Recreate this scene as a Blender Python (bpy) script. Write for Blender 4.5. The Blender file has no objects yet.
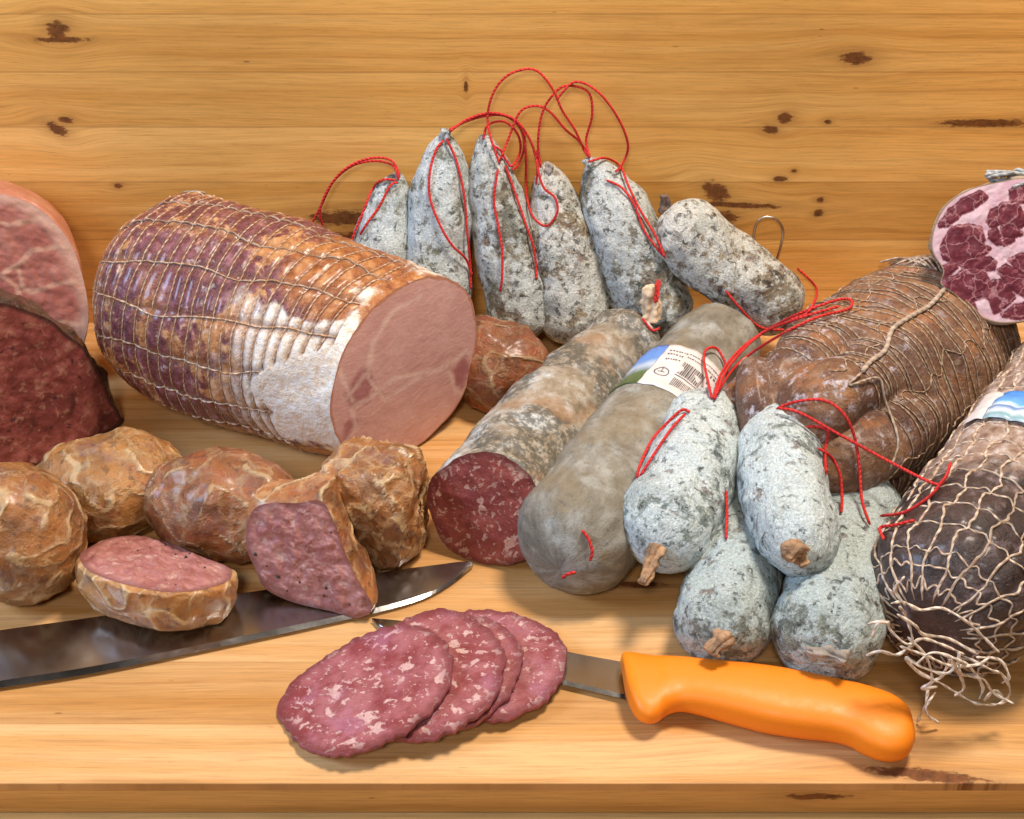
import bpy, math, random
import numpy as np
from math import sin, cos, pi, radians
from mathutils import Vector as V, noise, Matrix
from mathutils.bvhtree import BVHTree

# ---------------------------------------------------------------- basics (all lengths in cm, meshes written in metres)
CM = 0.01
COL = bpy.context.scene.collection
random.seed(7)
CAM = V((0, -83, 50)); PITCH = radians(34); F = 1422.2
FW = V((0, cos(PITCH), -sin(PITCH))); UP = V((0, sin(PITCH), cos(PITCH))); RT = V((1, 0, 0))
WALL = 2.0

def ray(px, py): return FW + RT * ((px - 512) / F) + UP * ((409.5 - py) / F)
def G(px, py, z=0.0):
    d = ray(px, py); return CAM + d * ((z - CAM.z) / d.z)
def Y(px, py, y):
    d = ray(px, py); return CAM + d * ((y - CAM.y) / d.y)
def PL(px, py, p0, n):
    d = ray(px, py); return CAM + d * ((p0 - CAM).dot(n) / d.dot(n))
def proj(P):
    q = P - CAM; k = q.dot(FW); return (512 + F * q.dot(RT) / k, 409.5 - F * q.dot(UP) / k)
def clamp(x, a=0., b=1.): return max(a, min(b, x))
def sst(a, b, x):
    t = clamp((x - a) / (b - a)); return t * t * (3 - 2 * t)

def thing(name, label, cat, base, group=None):
    o = bpy.data.objects.new(name, None); COL.objects.link(o)
    o.empty_display_size = 0.02
    o.location = V(base) * CM
    o['label'] = label; o['category'] = cat
    if group: o['group'] = group
    return o

def mk(name, vs, fs, mat, parent=None, attrs=None, smooth=True, label=None):
    me = bpy.data.meshes.new(name)
    b = parent_base(parent)
    me.from_pydata([((v[0] - b[0]) * CM, (v[1] - b[1]) * CM, (v[2] - b[2]) * CM) for v in vs], [], fs)
    if attrs:
        for k, a in attrs.items():
            if len(a) and hasattr(a[0], '__len__'):
                at = me.attributes.new(k, 'FLOAT_VECTOR', 'POINT'); at.data.foreach_set('vector', np.array(a, dtype=np.float32).ravel())
            else:
                at = me.attributes.new(k, 'FLOAT', 'POINT'); at.data.foreach_set('value', np.array(a, dtype=np.float32))
    if smooth: me.polygons.foreach_set('use_smooth', [True] * len(me.polygons))
    me.update()
    o = bpy.data.objects.new(name, me); COL.objects.link(o)
    if mat: me.materials.append(mat)
    if parent: o.parent = parent
    if label: o['label'] = label
    return o
def parent_base(p):
    l = V((0, 0, 0))
    while p is not None:
        l = l + p.location; p = p.parent
    return l / CM

def fbm(P, f, oct=3, seed=0.0):
    q = V((P[0] * f + seed * 13.7, P[1] * f - seed * 7.1, P[2] * f + seed * 3.3)); a = 1.; s = 0.
    for _ in range(oct):
        s += a * noise.noise(q); q = q * 2.03 + V((3.1, 1.7, 5.2)); a *= .5
    return s

def crom(pts, n):
    """Catmull-Rom through tuples/Vectors; n samples per segment"""
    P = [np.array(p, float) for p in pts]
    P = [2 * P[0] - P[1]] + P + [2 * P[-1] - P[-2]]
    out = []
    for i in range(1, len(P) - 2):
        for k in range(n):
            t = k / n
            a, b, c, d = P[i - 1], P[i], P[i + 1], P[i + 2]
            out.append(.5 * ((2 * b) + (c - a) * t + (2 * a - 5 * b + 4 * c - d) * t * t + (-a + 3 * b - 3 * c + d) * t ** 3))
    out.append(P[-2]); return out

BODIES = []       # (verts, faces) for resting strings on surfaces

# ---------------------------------------------------------------- swept bodies
class Tube:
    def __init__(s, pts, rad, capA=(0, .5), capB=(0, .5), ref=V((0, 0, 1)), lump=.12, lf=.35, seed=0., disp=None, flat=1.0, floor=.03, fine=.03):
        k = 24
        c = crom([tuple(p) for p in pts], k); r = crom([(a,) for a in rad], k)
        s.c = [V(p) for p in c]; s.r = [float(a[0]) for a in r]
        s.cum = [0.]
        for i in range(1, len(s.c)): s.cum.append(s.cum[-1] + (s.c[i] - s.c[i - 1]).length)
        s.L = s.cum[-1]; s.capA = capA; s.capB = capB; s.ref = ref
        s.cut = None
        s.lump = lump; s.lf = lf; s.seed = seed; s.dispf = disp; s.flat = flat; s.floor = floor; s.fine = fine
    def frame(s, x):
        x = clamp(x, 0, s.L)
        lo, hi = 0, len(s.cum) - 1
        while hi - lo > 1:
            m = (lo + hi) // 2
            if s.cum[m] <= x: lo = m
            else: hi = m
        t = (x - s.cum[lo]) / max(1e-6, s.cum[hi] - s.cum[lo])
        C = s.c[lo].lerp(s.c[hi], t); R = s.r[lo] * (1 - t) + s.r[hi] * t
        i0, i1 = max(0, lo - 3), min(len(s.c) - 1, hi + 3)
        T = (s.c[i1] - s.c[i0]).normalized()
        B = (s.ref - T * s.ref.dot(T)).normalized(); N = T.cross(B)
        a, e = s.capA
        if a > 0 and x < a: R *= (1 - (1 - x / a) ** 2) ** e
        a, e = s.capB
        if a > 0 and s.L - x < a: R *= max(0, 1 - (1 - (s.L - x) / a) ** 2) ** e
        return C, T, N, B, R
    def surf(s, u, x, off=0.):
        """u angle from the underside (0..2pi)"""
        C, T, N, B, R = s.frame(x)
        d = N * sin(u) - B * cos(u) * s.flat
        P = C + d * R
        k = min(1, R / min(1.2, max(.2, s.r[0] * .8)))
        h = s.lump * fbm(P, s.lf, 2, s.seed) * k + (s.fine * fbm(P, 1.8, 2, s.seed + 5) * k if s.fine else 0)
        if s.dispf: h += s.dispf(u, x, P) * k
        P = P + d * (h + off)
        if s.cut is not None and s.L - x < s.cut[1]:
            n_, ln = s.cut; w_ = 1 - (s.L - x) / ln
            P = P - T * (w_ * w_ * (P - C).dot(n_) / T.dot(n_))
        if P.z < s.floor: P.z = s.floor + (P.z - s.floor) * .02
        if P.y > WALL - .05: P.y = WALL - .05
        return P
    def build(s, name, mat, parent, nu=128, ns=150, attrs=None):
        vs, fs, uv = [], [], []
        for i in range(ns + 1):
            w = i / ns
            x = s.L * (w - .88 * sin(2 * pi * w) / (2 * pi))
            if s.capA[0] and i == 0: x = s.L * 1e-5
            if s.capB[0] and i == ns: x = s.L * (1 - 1e-5)
            for j in range(nu + 1):
                u = 2 * pi * j / nu
                vs.append(s.surf(u, x)); uv.append((u, x, s.L))
        for i in range(ns):
            for j in range(nu):
                a = i * (nu + 1) + j
                fs.append((a, a + 1, a + nu + 2, a + nu + 1))
        if s.capA[0]: fs.append(tuple(range(nu))[::-1])
        if s.capB[0]: fs.append(tuple(ns * (nu + 1) + j for j in range(nu)))
        at = {'uvw': uv}
        if attrs: at.update(attrs(vs, uv))
        BODIES.append(([v.copy() for v in vs], fs))
        return mk(name, vs, fs, mat, parent, at)
    def rim(s, end, nu=192):
        x = 0. if end == 'A' else s.L
        return [s.surf(2 * pi * j / nu, x) for j in range(nu)]

def cutface(name, loop, mat, parent, nrm, fn=None, rings=70, rough=.05, bulge=0., seed=0, label=None):
    c = sum(loop, V((0, 0, 0))) / len(loop); n = len(loop)
    vs, fs = [], []
    nv = nrm.normalized()
    for i in range(rings):
        k = 1 - i / rings
        for p in loop:
            q = c.lerp(p, k)
            e = min(1, (1 - k) * 12)
            q = q + nv * (rough * fbm(q, 1.5, 3, seed) * e + bulge * (1 - k * k) + .01)
            vs.append(q)
    vs.append(c + nv * (bulge + rough * fbm(c, 1.5, 3, seed)))
    for i in range(rings - 1):
        for j in range(n):
            a, b = i * n + j, i * n + (j + 1) % n
            fs.append((a, b, b + n, a + n))
    L = len(vs) - 1
    for j in range(n): fs.append(((rings - 1) * n + j, (rings - 1) * n + (j + 1) % n, L))
    # outward winding
    a, b, d = [vs[k] for k in fs[0][:3]]
    if (b - a).cross(d - b).dot(nv) < 0: fs = [tuple(reversed(f)) for f in fs]
    at = {'edge': [1 - i / rings for i in range(rings) for _ in range(n)] + [0.]}
    if fn: at.update(fn(vs))
    BODIES.append(([v.copy() for v in vs], fs))
    return mk(name, vs, fs, mat, parent, at, label=label)

def loft(name, loop, steps, mat, parent, lump=.12, lf=.4, seed=0, floor=.03, disp=None, fine=.03):
    """steps: list of (translation Vector, scale); skin grown back from a cut outline, interpolated smoothly"""
    n = len(loop); c = sum(loop, V((0, 0, 0))) / n
    st = crom([(t.x, t.y, t.z, k) for t, k in steps], 10)
    vs, fs, at, rd = [], [], [], []
    for i, q in enumerate(st):
        t = V(q[:3]); k = max(.001, q[3]); w = min(1, i / 8)
        for j, p in enumerate(loop):
            P = c + (p - c) * k + t
            d = (p - c).normalized()
            P = P + d * (lump * fbm(P, lf, 2, seed) + fine * fbm(P, 1.8, 2, seed + 3)) * w
            if disp: rd.append(disp(P) / disp.a); P = P + d * disp(P) * w
            if P.z < floor: P.z = floor
            if P.y > WALL - .05: P.y = WALL - .05
            vs.append(P); at.append((j / n * 2 * pi, t.length, 0))
    m = len(st)
    for i in range(m - 1):
        for j in range(n):
            a, b = i * n + j, i * n + (j + 1) % n
            fs.append((a, b, b + n, a + n))
    fs.append(tuple((m - 1) * n + j for j in range(n)))
    vc = sum(vs, V((0, 0, 0))) / len(vs)
    a, b, d = [vs[k] for k in fs[len(fs) // 2][:3]]
    if (b - a).cross(d - b).dot((a + d) / 2 - vc) < 0: fs = [tuple(reversed(f)) for f in fs]
    BODIES.append(([v.copy() for v in vs], fs))
    return mk(name, vs, fs, mat, parent, dict({'uvw': at}, **({'rdg': rd} if rd else {})))

def dense(poly, n):
    """closed smooth loop through the points, resampled to n points"""
    P = [np.array(tuple(p), float) for p in poly]
    m = len(P); out = []
    for i in range(m):
        a, b, c, d = P[i - 1], P[i], P[(i + 1) % m], P[(i + 2) % m]
        for k in range(12):
            t = k / 12
            out.append(.5 * ((2 * b) + (c - a) * t + (2 * a - 5 * b + 4 * c - d) * t * t + (-a + 3 * b - 3 * c + d) * t ** 3))
    out.append(out[0]); cum = [0.]
    for i in range(1, len(out)): cum.append(cum[-1] + np.linalg.norm(out[i] - out[i - 1]))
    r = []; k = 0
    for j in range(n):
        x = cum[-1] * j / n
        while cum[k + 1] < x: k += 1
        t = (x - cum[k]) / max(1e-9, cum[k + 1] - cum[k]); r.append(V(out[k] * (1 - t) + out[k + 1] * t))
    return r

def blob(name, c, rad, mat, parent, rot=0., tilt=0., pw=2.0, lump=.5, lf=.25, seed=0, disp=None, nu=128, nv=90, fine=.04):
    M = Matrix.Rotation(rot, 3, 'Z') @ Matrix.Rotation(tilt, 3, 'Y')
    vs, fs, rd = [], [], []
    for i in range(nv + 1):
        th = pi * i / nv
        for j in range(nu):
            ph = 2 * pi * j / nu
            d = V((cos(th), sin(th) * cos(ph), sin(th) * sin(ph)))
            k = (abs(d.x) ** pw + abs(d.y) ** pw + abs(d.z) ** pw) ** (-1 / pw)
            P = M @ V((d.x * rad[0] * k, d.y * rad[1] * k, d.z * rad[2] * k)) + c
            o = (P - c).normalized()
            P = P + o * (lump * fbm(P, lf, 3, seed) + fine * fbm(P, 1.7, 2, seed + 2) + (disp(P) if disp else 0))
            if disp: rd.append(disp(P) / disp.a)
            if P.z < .03: P.z = .03
            vs.append(P)
    for i in range(nv):
        for j in range(nu):
            a, b = i * nu + j, i * nu + (j + 1) % nu
            fs.append((a, a + nu, b + nu, b))
    a, b, d = [vs[k] for k in fs[nu * nv // 2][:3]]
    if (b - a).cross(d - b).dot(a - c) < 0: fs = [tuple(reversed(f)) for f in fs]
    BODIES.append(([v.copy() for v in vs], fs))
    return mk(name, vs, fs, mat, parent, {'rdg': rd} if rd else None)

class Strands:
    def __init__(s): s.v, s.f, s.u = [], [], []
    def add(s, pts, r, sides=6, taper=0, jit=0.):
        pts = [V(p) for p in pts]; n = len(pts); base = len(s.v); x = 0
        ref = V((.31, .2, .93))
        for i, p in enumerate(pts):
            T = (pts[min(n - 1, i + 1)] - pts[max(0, i - 1)])
            T = T.normalized() if T.length > 1e-6 else V((1, 0, 0))
            B = ref - T * ref.dot(T)
            if B.length < .1: B = V((1, 0, 0)) - T * T.x
            B.normalize(); ref = B; N = T.cross(B)
            if i: x += (p - pts[i - 1]).length
            rr = r * (1 + jit * noise.noise(p * 2.3))
            if i in (0, n - 1): rr *= .35
            for j in range(sides):
                a = 2 * pi * j / sides
                s.v.append(p + (N * cos(a) + B * sin(a)) * rr); s.u.append((a, x, 0))
        for i in range(n - 1):
            for j in range(sides):
                a, b = base + i * sides + j, base + i * sides + (j + 1) % sides
                s.f.append((a, b, b + sides, a + sides))
        s.f.append(tuple(base + j for j in reversed(range(sides))))
        s.f.append(tuple(base + (n - 1) * sides + j for j in range(sides)))
    def build(s, name, mat, parent, label=None): return mk(name, s.v, s.f, mat, parent, {'uvw': s.u}, label=label)

# ---------------------------------------------------------------- materials
def hexc(h):
    h = h.lstrip('#'); o = []
    for i in (0, 2, 4):
        x = int(h[i:i + 2], 16) / 255; o.append(x / 12.92 if x <= .04045 else ((x + .055) / 1.055) ** 2.4)
    return tuple(o) + (1,)
class M:
    def __init__(s, name, rough=.6, spec=.5, sss=0., sssr=(.6, .2, .1), coat=0.):
        s.m = bpy.data.materials.new(name); s.m.use_nodes = True
        s.t = s.m.node_tree; s.n = s.t.nodes; s.l = s.t.links
        s.b = s.n['Principled BSDF']
        s.b.inputs['Roughness'].default_value = rough
        s.b.inputs['Specular IOR Level'].default_value = spec
        if sss and False:
            s.b.inputs['Subsurface Weight'].default_value = sss
            s.b.inputs['Subsurface Radius'].default_value = sssr; s.b.inputs['Subsurface Scale'].default_value = .006
        if coat:
            s.b.inputs['Coat Weight'].default_value = coat; s.b.inputs['Coat Roughness'].default_value = .25
        g = s.n.new('ShaderNodeNewGeometry')
        s.pos = s.vm('SCALE', g.outputs['Position'], scale=100.)
    def lk(s, a, inp):
        if isinstance(a, (int, float)): inp.default_value = a
        elif isinstance(a, (tuple, list)): inp.default_value = tuple(a) if inp.type != 'VECTOR' else tuple(a)[:3]
        else: s.l.new(a, inp)
    def vm(s, op, a, b=None, scale=None):
        n = s.n.new('ShaderNodeVectorMath'); n.operation = op; s.lk(a, n.inputs[0])
        if b is not None: s.lk(b, n.inputs[1])
        if scale is not None: s.lk(scale, n.inputs['Scale'])
        return n.outputs[0]
    def ma(s, op, a, b=None, c=None, cl=False):
        n = s.n.new('ShaderNodeMath'); n.operation = op; n.use_clamp = cl; s.lk(a, n.inputs[0])
        if b is not None: s.lk(b, n.inputs[1])
        if c is not None: s.lk(c, n.inputs[2])
        return n.outputs[0]
    def sep(s, v):
        n = s.n.new('ShaderNodeSeparateXYZ'); s.lk(v, n.inputs[0]); return n.outputs
    def comb(s, x, y, z=0.):
        n = s.n.new('ShaderNodeCombineXYZ'); s.lk(x, n.inputs[0]); s.lk(y, n.inputs[1]); s.lk(z, n.inputs[2]); return n.outputs[0]
    def noise(s, sc, det=4, ro=.55, vec=None, dist=0., off=None):
        n = s.n.new('ShaderNodeTexNoise'); v = s.pos if vec is None else vec
        if off is not None: v = s.vm('ADD', v, (off, off * 1.7, -off))
        s.lk(v, n.inputs['Vector']); n.inputs['Scale'].default_value = sc; n.inputs['Detail'].default_value = det
        n.inputs['Roughness'].default_value = ro; n.inputs['Distortion'].default_value = dist
        return n.outputs['Fac']
    def vor(s, sc, feat='F1', vec=None, rand=1., out='Distance'):
        n = s.n.new('ShaderNodeTexVoronoi'); n.feature = feat; s.lk(s.pos if vec is None else vec, n.inputs['Vector'])
        n.inputs['Scale'].default_value = sc; n.inputs['Randomness'].default_value = rand
        return n.outputs[out]
    def warp(s, sc, amt, vec=None):
        v = s.pos if vec is None else vec
        n = s.n.new('ShaderNodeTexNoise'); s.lk(v, n.inputs['Vector']); n.inputs['Scale'].default_value = sc; n.inputs['Detail'].default_value = 3
        o = s.vm('SUBTRACT', n.outputs['Color'], (.5, .5, .5)); return s.vm('ADD', v, s.vm('SCALE', o, scale=amt * 2))
    def ramp(s, f, stops, interp='LINEAR'):
        n = s.n.new('ShaderNodeValToRGB'); r = n.color_ramp; r.interpolation = interp
        while len(r.elements) < len(stops): r.elements.new(.5)
        for e, (p, c) in zip(r.elements, stops):
            e.position = p; e.color = c if hasattr(c, '__len__') else (c, c, c, 1)
        s.lk(f, n.inputs[0]); return n.outputs[0]
    def step(s, f, a, b):
        n = s.n.new('ShaderNodeMapRange'); n.interpolation_type = 'SMOOTHSTEP'; s.lk(f, n.inputs[0])
        n.inputs[1].default_value = a; n.inputs[2].default_value = b; return n.outputs[0]
    def mix(s, f, a, b, bl='MIX'):
        n = s.n.new('ShaderNodeMix'); n.data_type = 'RGBA'; n.blend_type = bl
        s.lk(f, n.inputs[0]); s.lk(a, n.inputs[6]); s.lk(b, n.inputs[7]); return n.outputs[2]
    def attr(s, k, out='Fac'):
        n = s.n.new('ShaderNodeAttribute'); n.attribute_name = k; return n.outputs[out]
    def bump(s, h, d, st=1., nrm=None):
        n = s.n.new('ShaderNodeBump'); s.lk(h, n.inputs['Height']); n.inputs['Distance'].default_value = d * CM; n.inputs['Strength'].default_value = st
        if nrm is not None: s.lk(nrm, n.inputs['Normal'])
        return n.outputs[0]
    def out(s, col=None, nrm=None, rough=None):
        if col is not None: s.lk(col, s.b.inputs['Base Color'])
        if nrm is not None:
            s.lk(nrm, s.b.inputs['Normal'])
        if rough is not None: s.lk(rough, s.b.inputs['Roughness'])
        return s.m

def mat_mould(name, tint=(.50, .53, .50, 1), base=(.20, .21, .175, 1), powder=.5, spots=.5, seed=0.):
    m = M(name, rough=.85, spec=.2)
    a = m.noise(.30, 4, .6, off=seed); b = m.noise(1.7, 8, .68, off=seed + 3); c = m.noise(8, 6, .75, off=seed + 9)
    base = tuple(x * 1.15 for x in base[:3]) + (1,); dk = tuple(x * .55 for x in base[:3]) + (1,)
    col = m.ramp(m.noise(.9, 8, .68, off=seed + 20), [(.32, dk), (.5, base), (.66, (base[0] * 1.6, base[1] * 1.5, base[2] * 1.3, 1))])
    sel = m.ma('ADD', b, m.ma('MULTIPLY', m.ma('SUBTRACT', a, .5), 1.1))
    wm = m.step(sel, .53 - .26 * powder, .66 - .26 * powder)
    col = m.mix(m.ma('MULTIPLY', wm, .95), col, tuple(x * 1.3 for x in tint[:3]) + (1,))
    col = m.mix(m.ma('MULTIPLY', m.step(m.noise(.45, 5, .6, off=seed + 31), .50, .68), .4), col, (.21, .24, .205, 1))
    rag = m.ma('MULTIPLY', m.ma('SUBTRACT', c, .5), .22)
    f1 = m.ma('ADD', m.noise(.75, 4, .6, vec=m.warp(1.4, .5), off=seed + 12), rag)
    s1 = m.step(f1, .635 - .05 * spots, .72 - .05 * spots)
    col = m.mix(m.ma('MULTIPLY', s1, .7), col, (.20, .10, .06, 1))
    f2 = m.ma('ADD', m.noise(1.9, 5, .65, vec=m.warp(2.5, .3), off=seed + 40), rag)
    s2 = m.step(f2, .615 - .045 * spots, .70 - .045 * spots)
    col = m.mix(m.ma('MULTIPLY', s2, .75), col, (.035, .036, .035, 1))
    s3 = m.step(m.ma('ADD', m.noise(3.2, 6, .75, off=seed + 55), rag), .54, .70)
    col = m.mix(m.ma('MULTIPLY', s3, .5), col, tuple(min(.82, x * 1.4) for x in tint[:3]) + (1,))
    col = m.mix(.6, col, m.ramp(c, [(.32, .25), (.68, 1.5)]), 'MULTIPLY')
    h = m.ma('ADD', b, m.ma('MULTIPLY', c, .5)); h = m.ma('SUBTRACT', h, m.ma('MULTIPLY', m.ma('ADD', s1, s2), .35))
    u_, s_, L_ = m.sep(m.attr('uvw', 'Vector')); wr_ = m.noise(1., 4, .6, vec=m.comb(m.ma('MULTIPLY', u_, 2.4), m.ma('MULTIPLY', s_, .5), seed))
    return m.out(col, m.bump(m.ma('ADD', h, m.ma('MULTIPLY', wr_, 1.6)), .30, 1.))

def mat_simple(name, col, rough=.6, bs=8., bd=.02, var=.25, **k):
    m = M(name, rough=rough, **k)
    n = m.noise(bs, 4, .6)
    c = m.mix(1., col + (1,) if len(col) == 3 else col, m.ramp(m.noise(bs * .35, 4, .6), [(.25, 1 - var), (.75, 1 + var)]), 'MULTIPLY')
    return m.out(c, m.bump(n, bd))

def mat_string(name, col, col2, freq=14., r=.07):
    m = M(name, rough=.7, spec=.3)
    x, y, z = m.sep(m.attr('uvw', 'Vector'))
    tw = m.ma('SINE', m.ma('ADD', m.ma('MULTIPLY', y, freq), m.ma('MULTIPLY', x, 2.)))
    k = m.step(tw, -1, 1)
    c = m.mix(m.ma('MULTIPLY', m.step(m.noise(2.2, 4, .6), .35, .65), .8), col, col2)
    c = m.mix(.5, c, m.ramp(k, [(0, .62), (1, 1.15)]), 'MULTIPLY')
    return m.out(c, m.bump(k, .03))

def wood(name, base_l, base_d, seams, plane, knots=(), seamk=.22):
    """plane 'xz' wall or 'xy' board; seams: cm positions across grain"""
    m = M(name, rough=.45, spec=.18)
    px, py, pz = m.sep(m.pos)
    x = px; h = pz if plane == 'xz' else py
    if plane == 'front': h = pz
    # plank index
    pid = None
    for q in seams:
        g = m.ma('GREATER_THAN', h, q); pid = g if pid is None else m.ma('ADD', pid, g)
    wn = m.n.new('ShaderNodeTexWhiteNoise'); wn.noise_dimensions = '1D'; m.lk(m.ma('ADD', pid, .37), wn.inputs['W'])
    rnd = wn.outputs['Value']
    hh = m.ma('ADD', h, m.ma('MULTIPLY', m.ma('SUBTRACT', m.noise(.05, 3, .5, vec=m.comb(m.ma('MULTIPLY', x, .6), m.ma('MULTIPLY', h, .7), m.ma('MULTIPLY', rnd, 50.))), .5), 1.3))
    dark = None
    kns = m.ma('MULTIPLY', m.ma('SUBTRACT', m.noise(1.5, 6, .75, vec=m.comb(m.ma('MULTIPLY', x, .8), m.ma('MULTIPLY', h, 2.2))), .5), 2.2)
    for (kx, kh, rx, rh, ang) in knots:
        dx = m.ma('SUBTRACT', x, kx); dh = m.ma('SUBTRACT', h, kh)
        ca, sa = cos(ang), sin(ang)
        u = m.ma('DIVIDE', m.ma('ADD', m.ma('MULTIPLY', dx, ca), m.ma('MULTIPLY', dh, sa)), rx)
        v = m.ma('DIVIDE', m.ma('SUBTRACT', m.ma('MULTIPLY', dh, ca), m.ma('MULTIPLY', dx, sa)), rh)
        d2 = m.ma('ADD', m.ma('MULTIPLY', u, u), m.ma('MULTIPLY', v, v))
        g = m.ma('EXPONENT', m.ma('MULTIPLY', d2, -.14))
        hh = m.ma('SUBTRACT', hh, m.ma('MULTIPLY', m.ma('MULTIPLY', g, dh), .75))
        dn = m.ma('ADD', m.ma('SQRT', d2), kns)
        k = m.ma('SUBTRACT', 1., m.step(dn, .6, 1.08))
        halo = m.ma('MULTIPLY', m.ma('EXPONENT', m.ma('MULTIPLY', d2, -.45)), .42)
        k = m.ma('MAXIMUM', k, halo)
        dark = k if dark is None else m.ma('MAXIMUM', dark, k)
    off = m.ma('MULTIPLY', rnd, 137.)
    gv = m.comb(m.ma('ADD', m.ma('MULTIPLY', x, .035), off), hh, off)
    broad = m.noise(.9, 3, .5, vec=gv)
    fine = m.noise(6., 6, .7, vec=m.comb(m.ma('ADD', m.ma('MULTIPLY', x, .02), off), hh, off))
    # annual lines
    ph = m.ma('ADD', m.ma('MULTIPLY', hh, 5.2), m.ma('MULTIPLY', broad, 6.))
    ring = m.ma('POWER', m.ma('MULTIPLY', m.ma('ADD', m.ma('SINE', ph), 1.), .5), 9.)
    ring = m.ma('MULTIPLY', ring, m.step(m.noise(.13, 2, .5, vec=m.comb(x, m.ma('MULTIPLY', h, 4.), off)), .38, .62))
    col = m.mix(m.step(broad, .25, .75), base_l, base_d)
    col = m.mix(m.ma('MULTIPLY', ring, .34), col, tuple(a * b for a, b in zip(base_d[:3], (.62, .48, .36))) + (1,))
    col = m.mix(.42, col, m.ramp(fine, [(.28, .66), (.5, 1.), (.75, 1.18)]), 'MULTIPLY')
    col = m.mix(.8, col, m.ramp(m.noise(1., 3, .6, vec=m.comb(m.ma('MULTIPLY', x, .35), m.ma('MULTIPLY', hh, 9.), 3.)), [(.3, .80), (.5, 1.), (.7, 1.12)]), 'MULTIPLY')
    pore = m.noise(1., 2, .6, vec=m.comb(m.ma('MULTIPLY', x, 1.1), m.ma('MULTIPLY', h, 14.), 7.))
    col = m.mix(m.ma('MULTIPLY', m.step(pore, .62, .74), .35), col, (.30, .13, .035, 1))
    # plank tone
    tone = m.ramp(rnd, [(0, (.84, .78, .68, 1)), (.5, (.97, .95, .92, 1)), (1, (1.1, 1.12, 1.16, 1))])
    col = m.mix(1., col, tone, 'MULTIPLY')
    # resin flecks
    fl = m.vor(1.1, vec=m.comb(m.ma('MULTIPLY', x, .30), m.ma('MULTIPLY', h, 1.1)))
    flm = m.ma('MULTIPLY', m.ma('SUBTRACT', 1., m.step(fl, .045, .085)), m.step(m.noise(.12, 2, .5, vec=m.comb(x, m.ma('MULTIPLY', h, 2.5), 9.)), .56, .62))
    col = m.mix(m.ma('MULTIPLY', flm, .6), col, (.16, .05, .02, 1))
    # large stain variation
    col = m.mix(.6, col, m.ramp(m.noise(.06, 3, .5, off=4), [(.3, .84), (.7, 1.12)]), 'MULTIPLY')
    for q in seams:
        d = m.ma('ABSOLUTE', m.ma('SUBTRACT', h, q))
        col = m.mix(m.ma('MULTIPLY', m.ma('SUBTRACT', 1., m.step(d, .01, .06)), seamk), col, (.20, .085, .025, 1))
    if dark is not None:
        kc = m.ramp(m.noise(2.5, 4, .6), [(.3, (.05, .014, .007, 1)), (.7, (.20, .06, .018, 1))])
        col = m.mix(m.ma('MULTIPLY', dark, .92), col, kc)
    return m.out(col, m.bump(fine, .01, .6), m.ramp(fine, [(.3, .5), (.7, .36)]))

def red_string(): return mat_string('red_twine', (.70, .035, .03, 1), (.48, .02, .02, 1), 24.)

# ---------------------------------------------------------------- wall, board, table
def wz(py): return Y(512, py, WALL).z
kn = []
for (px, py, rx, rh, a) in [(57, 30, .75, .62, 0), (62, 40, 1.7, .2, 0), (57, 129, .75, .42, -.5), (66, 120, .5, .25, 0),
                            (466, 86, .12, .4, 0), (856, 58, 1.0, .42, -.1), (786, 118, .5, .38, 0), (771, 130, .55, .28, -.2),
                            (828, 122, .25, .16, 0), (780, 179, .5, .22, 0), (794, 171, .2, .14, 0), (716, 192, 1.15, .6, -.6),
                            (724, 219, .95, .6, .35), (735, 205, 3.2, .22, -.05), (820, 200, .3, .2, 0), (818, 213, .38, .28, 0),
                            (985, 123, 3.2, .28, 0), (345, 218, 2.6, .6, 0), (335, 240, 2.0, .5, .2), (118, 186, .3, .2, 0)]:
    P = Y(px, py, WALL); kn.append((P.x, P.z, rx * 1.1, rh * 1.1, a))
wall_seams = [wz(p) for p in (330, 290, 240, 182, 127, 72, 14)] + [27.6, 31.3, 35.2]
wall_mat = wood('varnished_pine_wall', (.84, .47, .145, 1), (.71, .35, .085, 1), wall_seams, 'xz', kn, seamk=.4)
board_seams = [G(512, p, 0).y for p in (960, 783.5, 724, 662, 588, 500, 420, 360)]
bk = []
for (px, py, rx, rh, a) in [(925, 775, 3.2, .45, -.15), (640, 585, 1.6, .3, 0), (700, 690, .3, .15, 0), (905, 500, 1.2, .4, 0)]:
    P = G(px, py, 0); bk.append((P.x, P.y, rx, rh, a))
board_mat = wood('oiled_pine_board', (.66, .39, .175, 1), (.55, .27, .085, 1), board_seams, 'xy', bk)
edge_mat = wood('board_edge_pine', (.60, .33, .11, 1), (.48, .235, .06, 1), [-9], 'front', [(13.9, -.9, 1.6, .25, 0.)])
table_mat = wood('pale_table_pine', (.62, .40, .18, 1), (.52, .30, .11, 1), [-60, -50, -46, -30], 'xy')

def box(name, lo, hi, mat, parent=None, bev=.1):
    x0, y0, z0 = lo; x1, y1, z1 = hi
    me = bpy.data.meshes.new(name)
    import bmesh
    bm = bmesh.new(); bmesh.ops.create_cube(bm, size=1)
    b = parent_base(parent)
    for v in bm.verts:
        v.co = V(((x0 + (v.co.x + .5) * (x1 - x0) - b[0]) * CM, (y0 + (v.co.y + .5) * (y1 - y0) - b[1]) * CM, (z0 + (v.co.z + .5) * (z1 - z0) - b[2]) * CM))
    bmesh.ops.bevel(bm, geom=bm.edges[:], offset=bev * CM, segments=3, affect='EDGES', profile=.6)
    bm.to_mesh(me); bm.free()
    o = bpy.data.objects.new(name, me); COL.objects.link(o); me.materials.append(mat)
    if parent: o.parent = parent
    return o
w = box('wall', (-75, WALL, -3.0), (75, WALL + 2, 60), wall_mat, bev=.05); w['kind'] = 'structure'
BY0 = G(512, 783.5, 0).y
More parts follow.
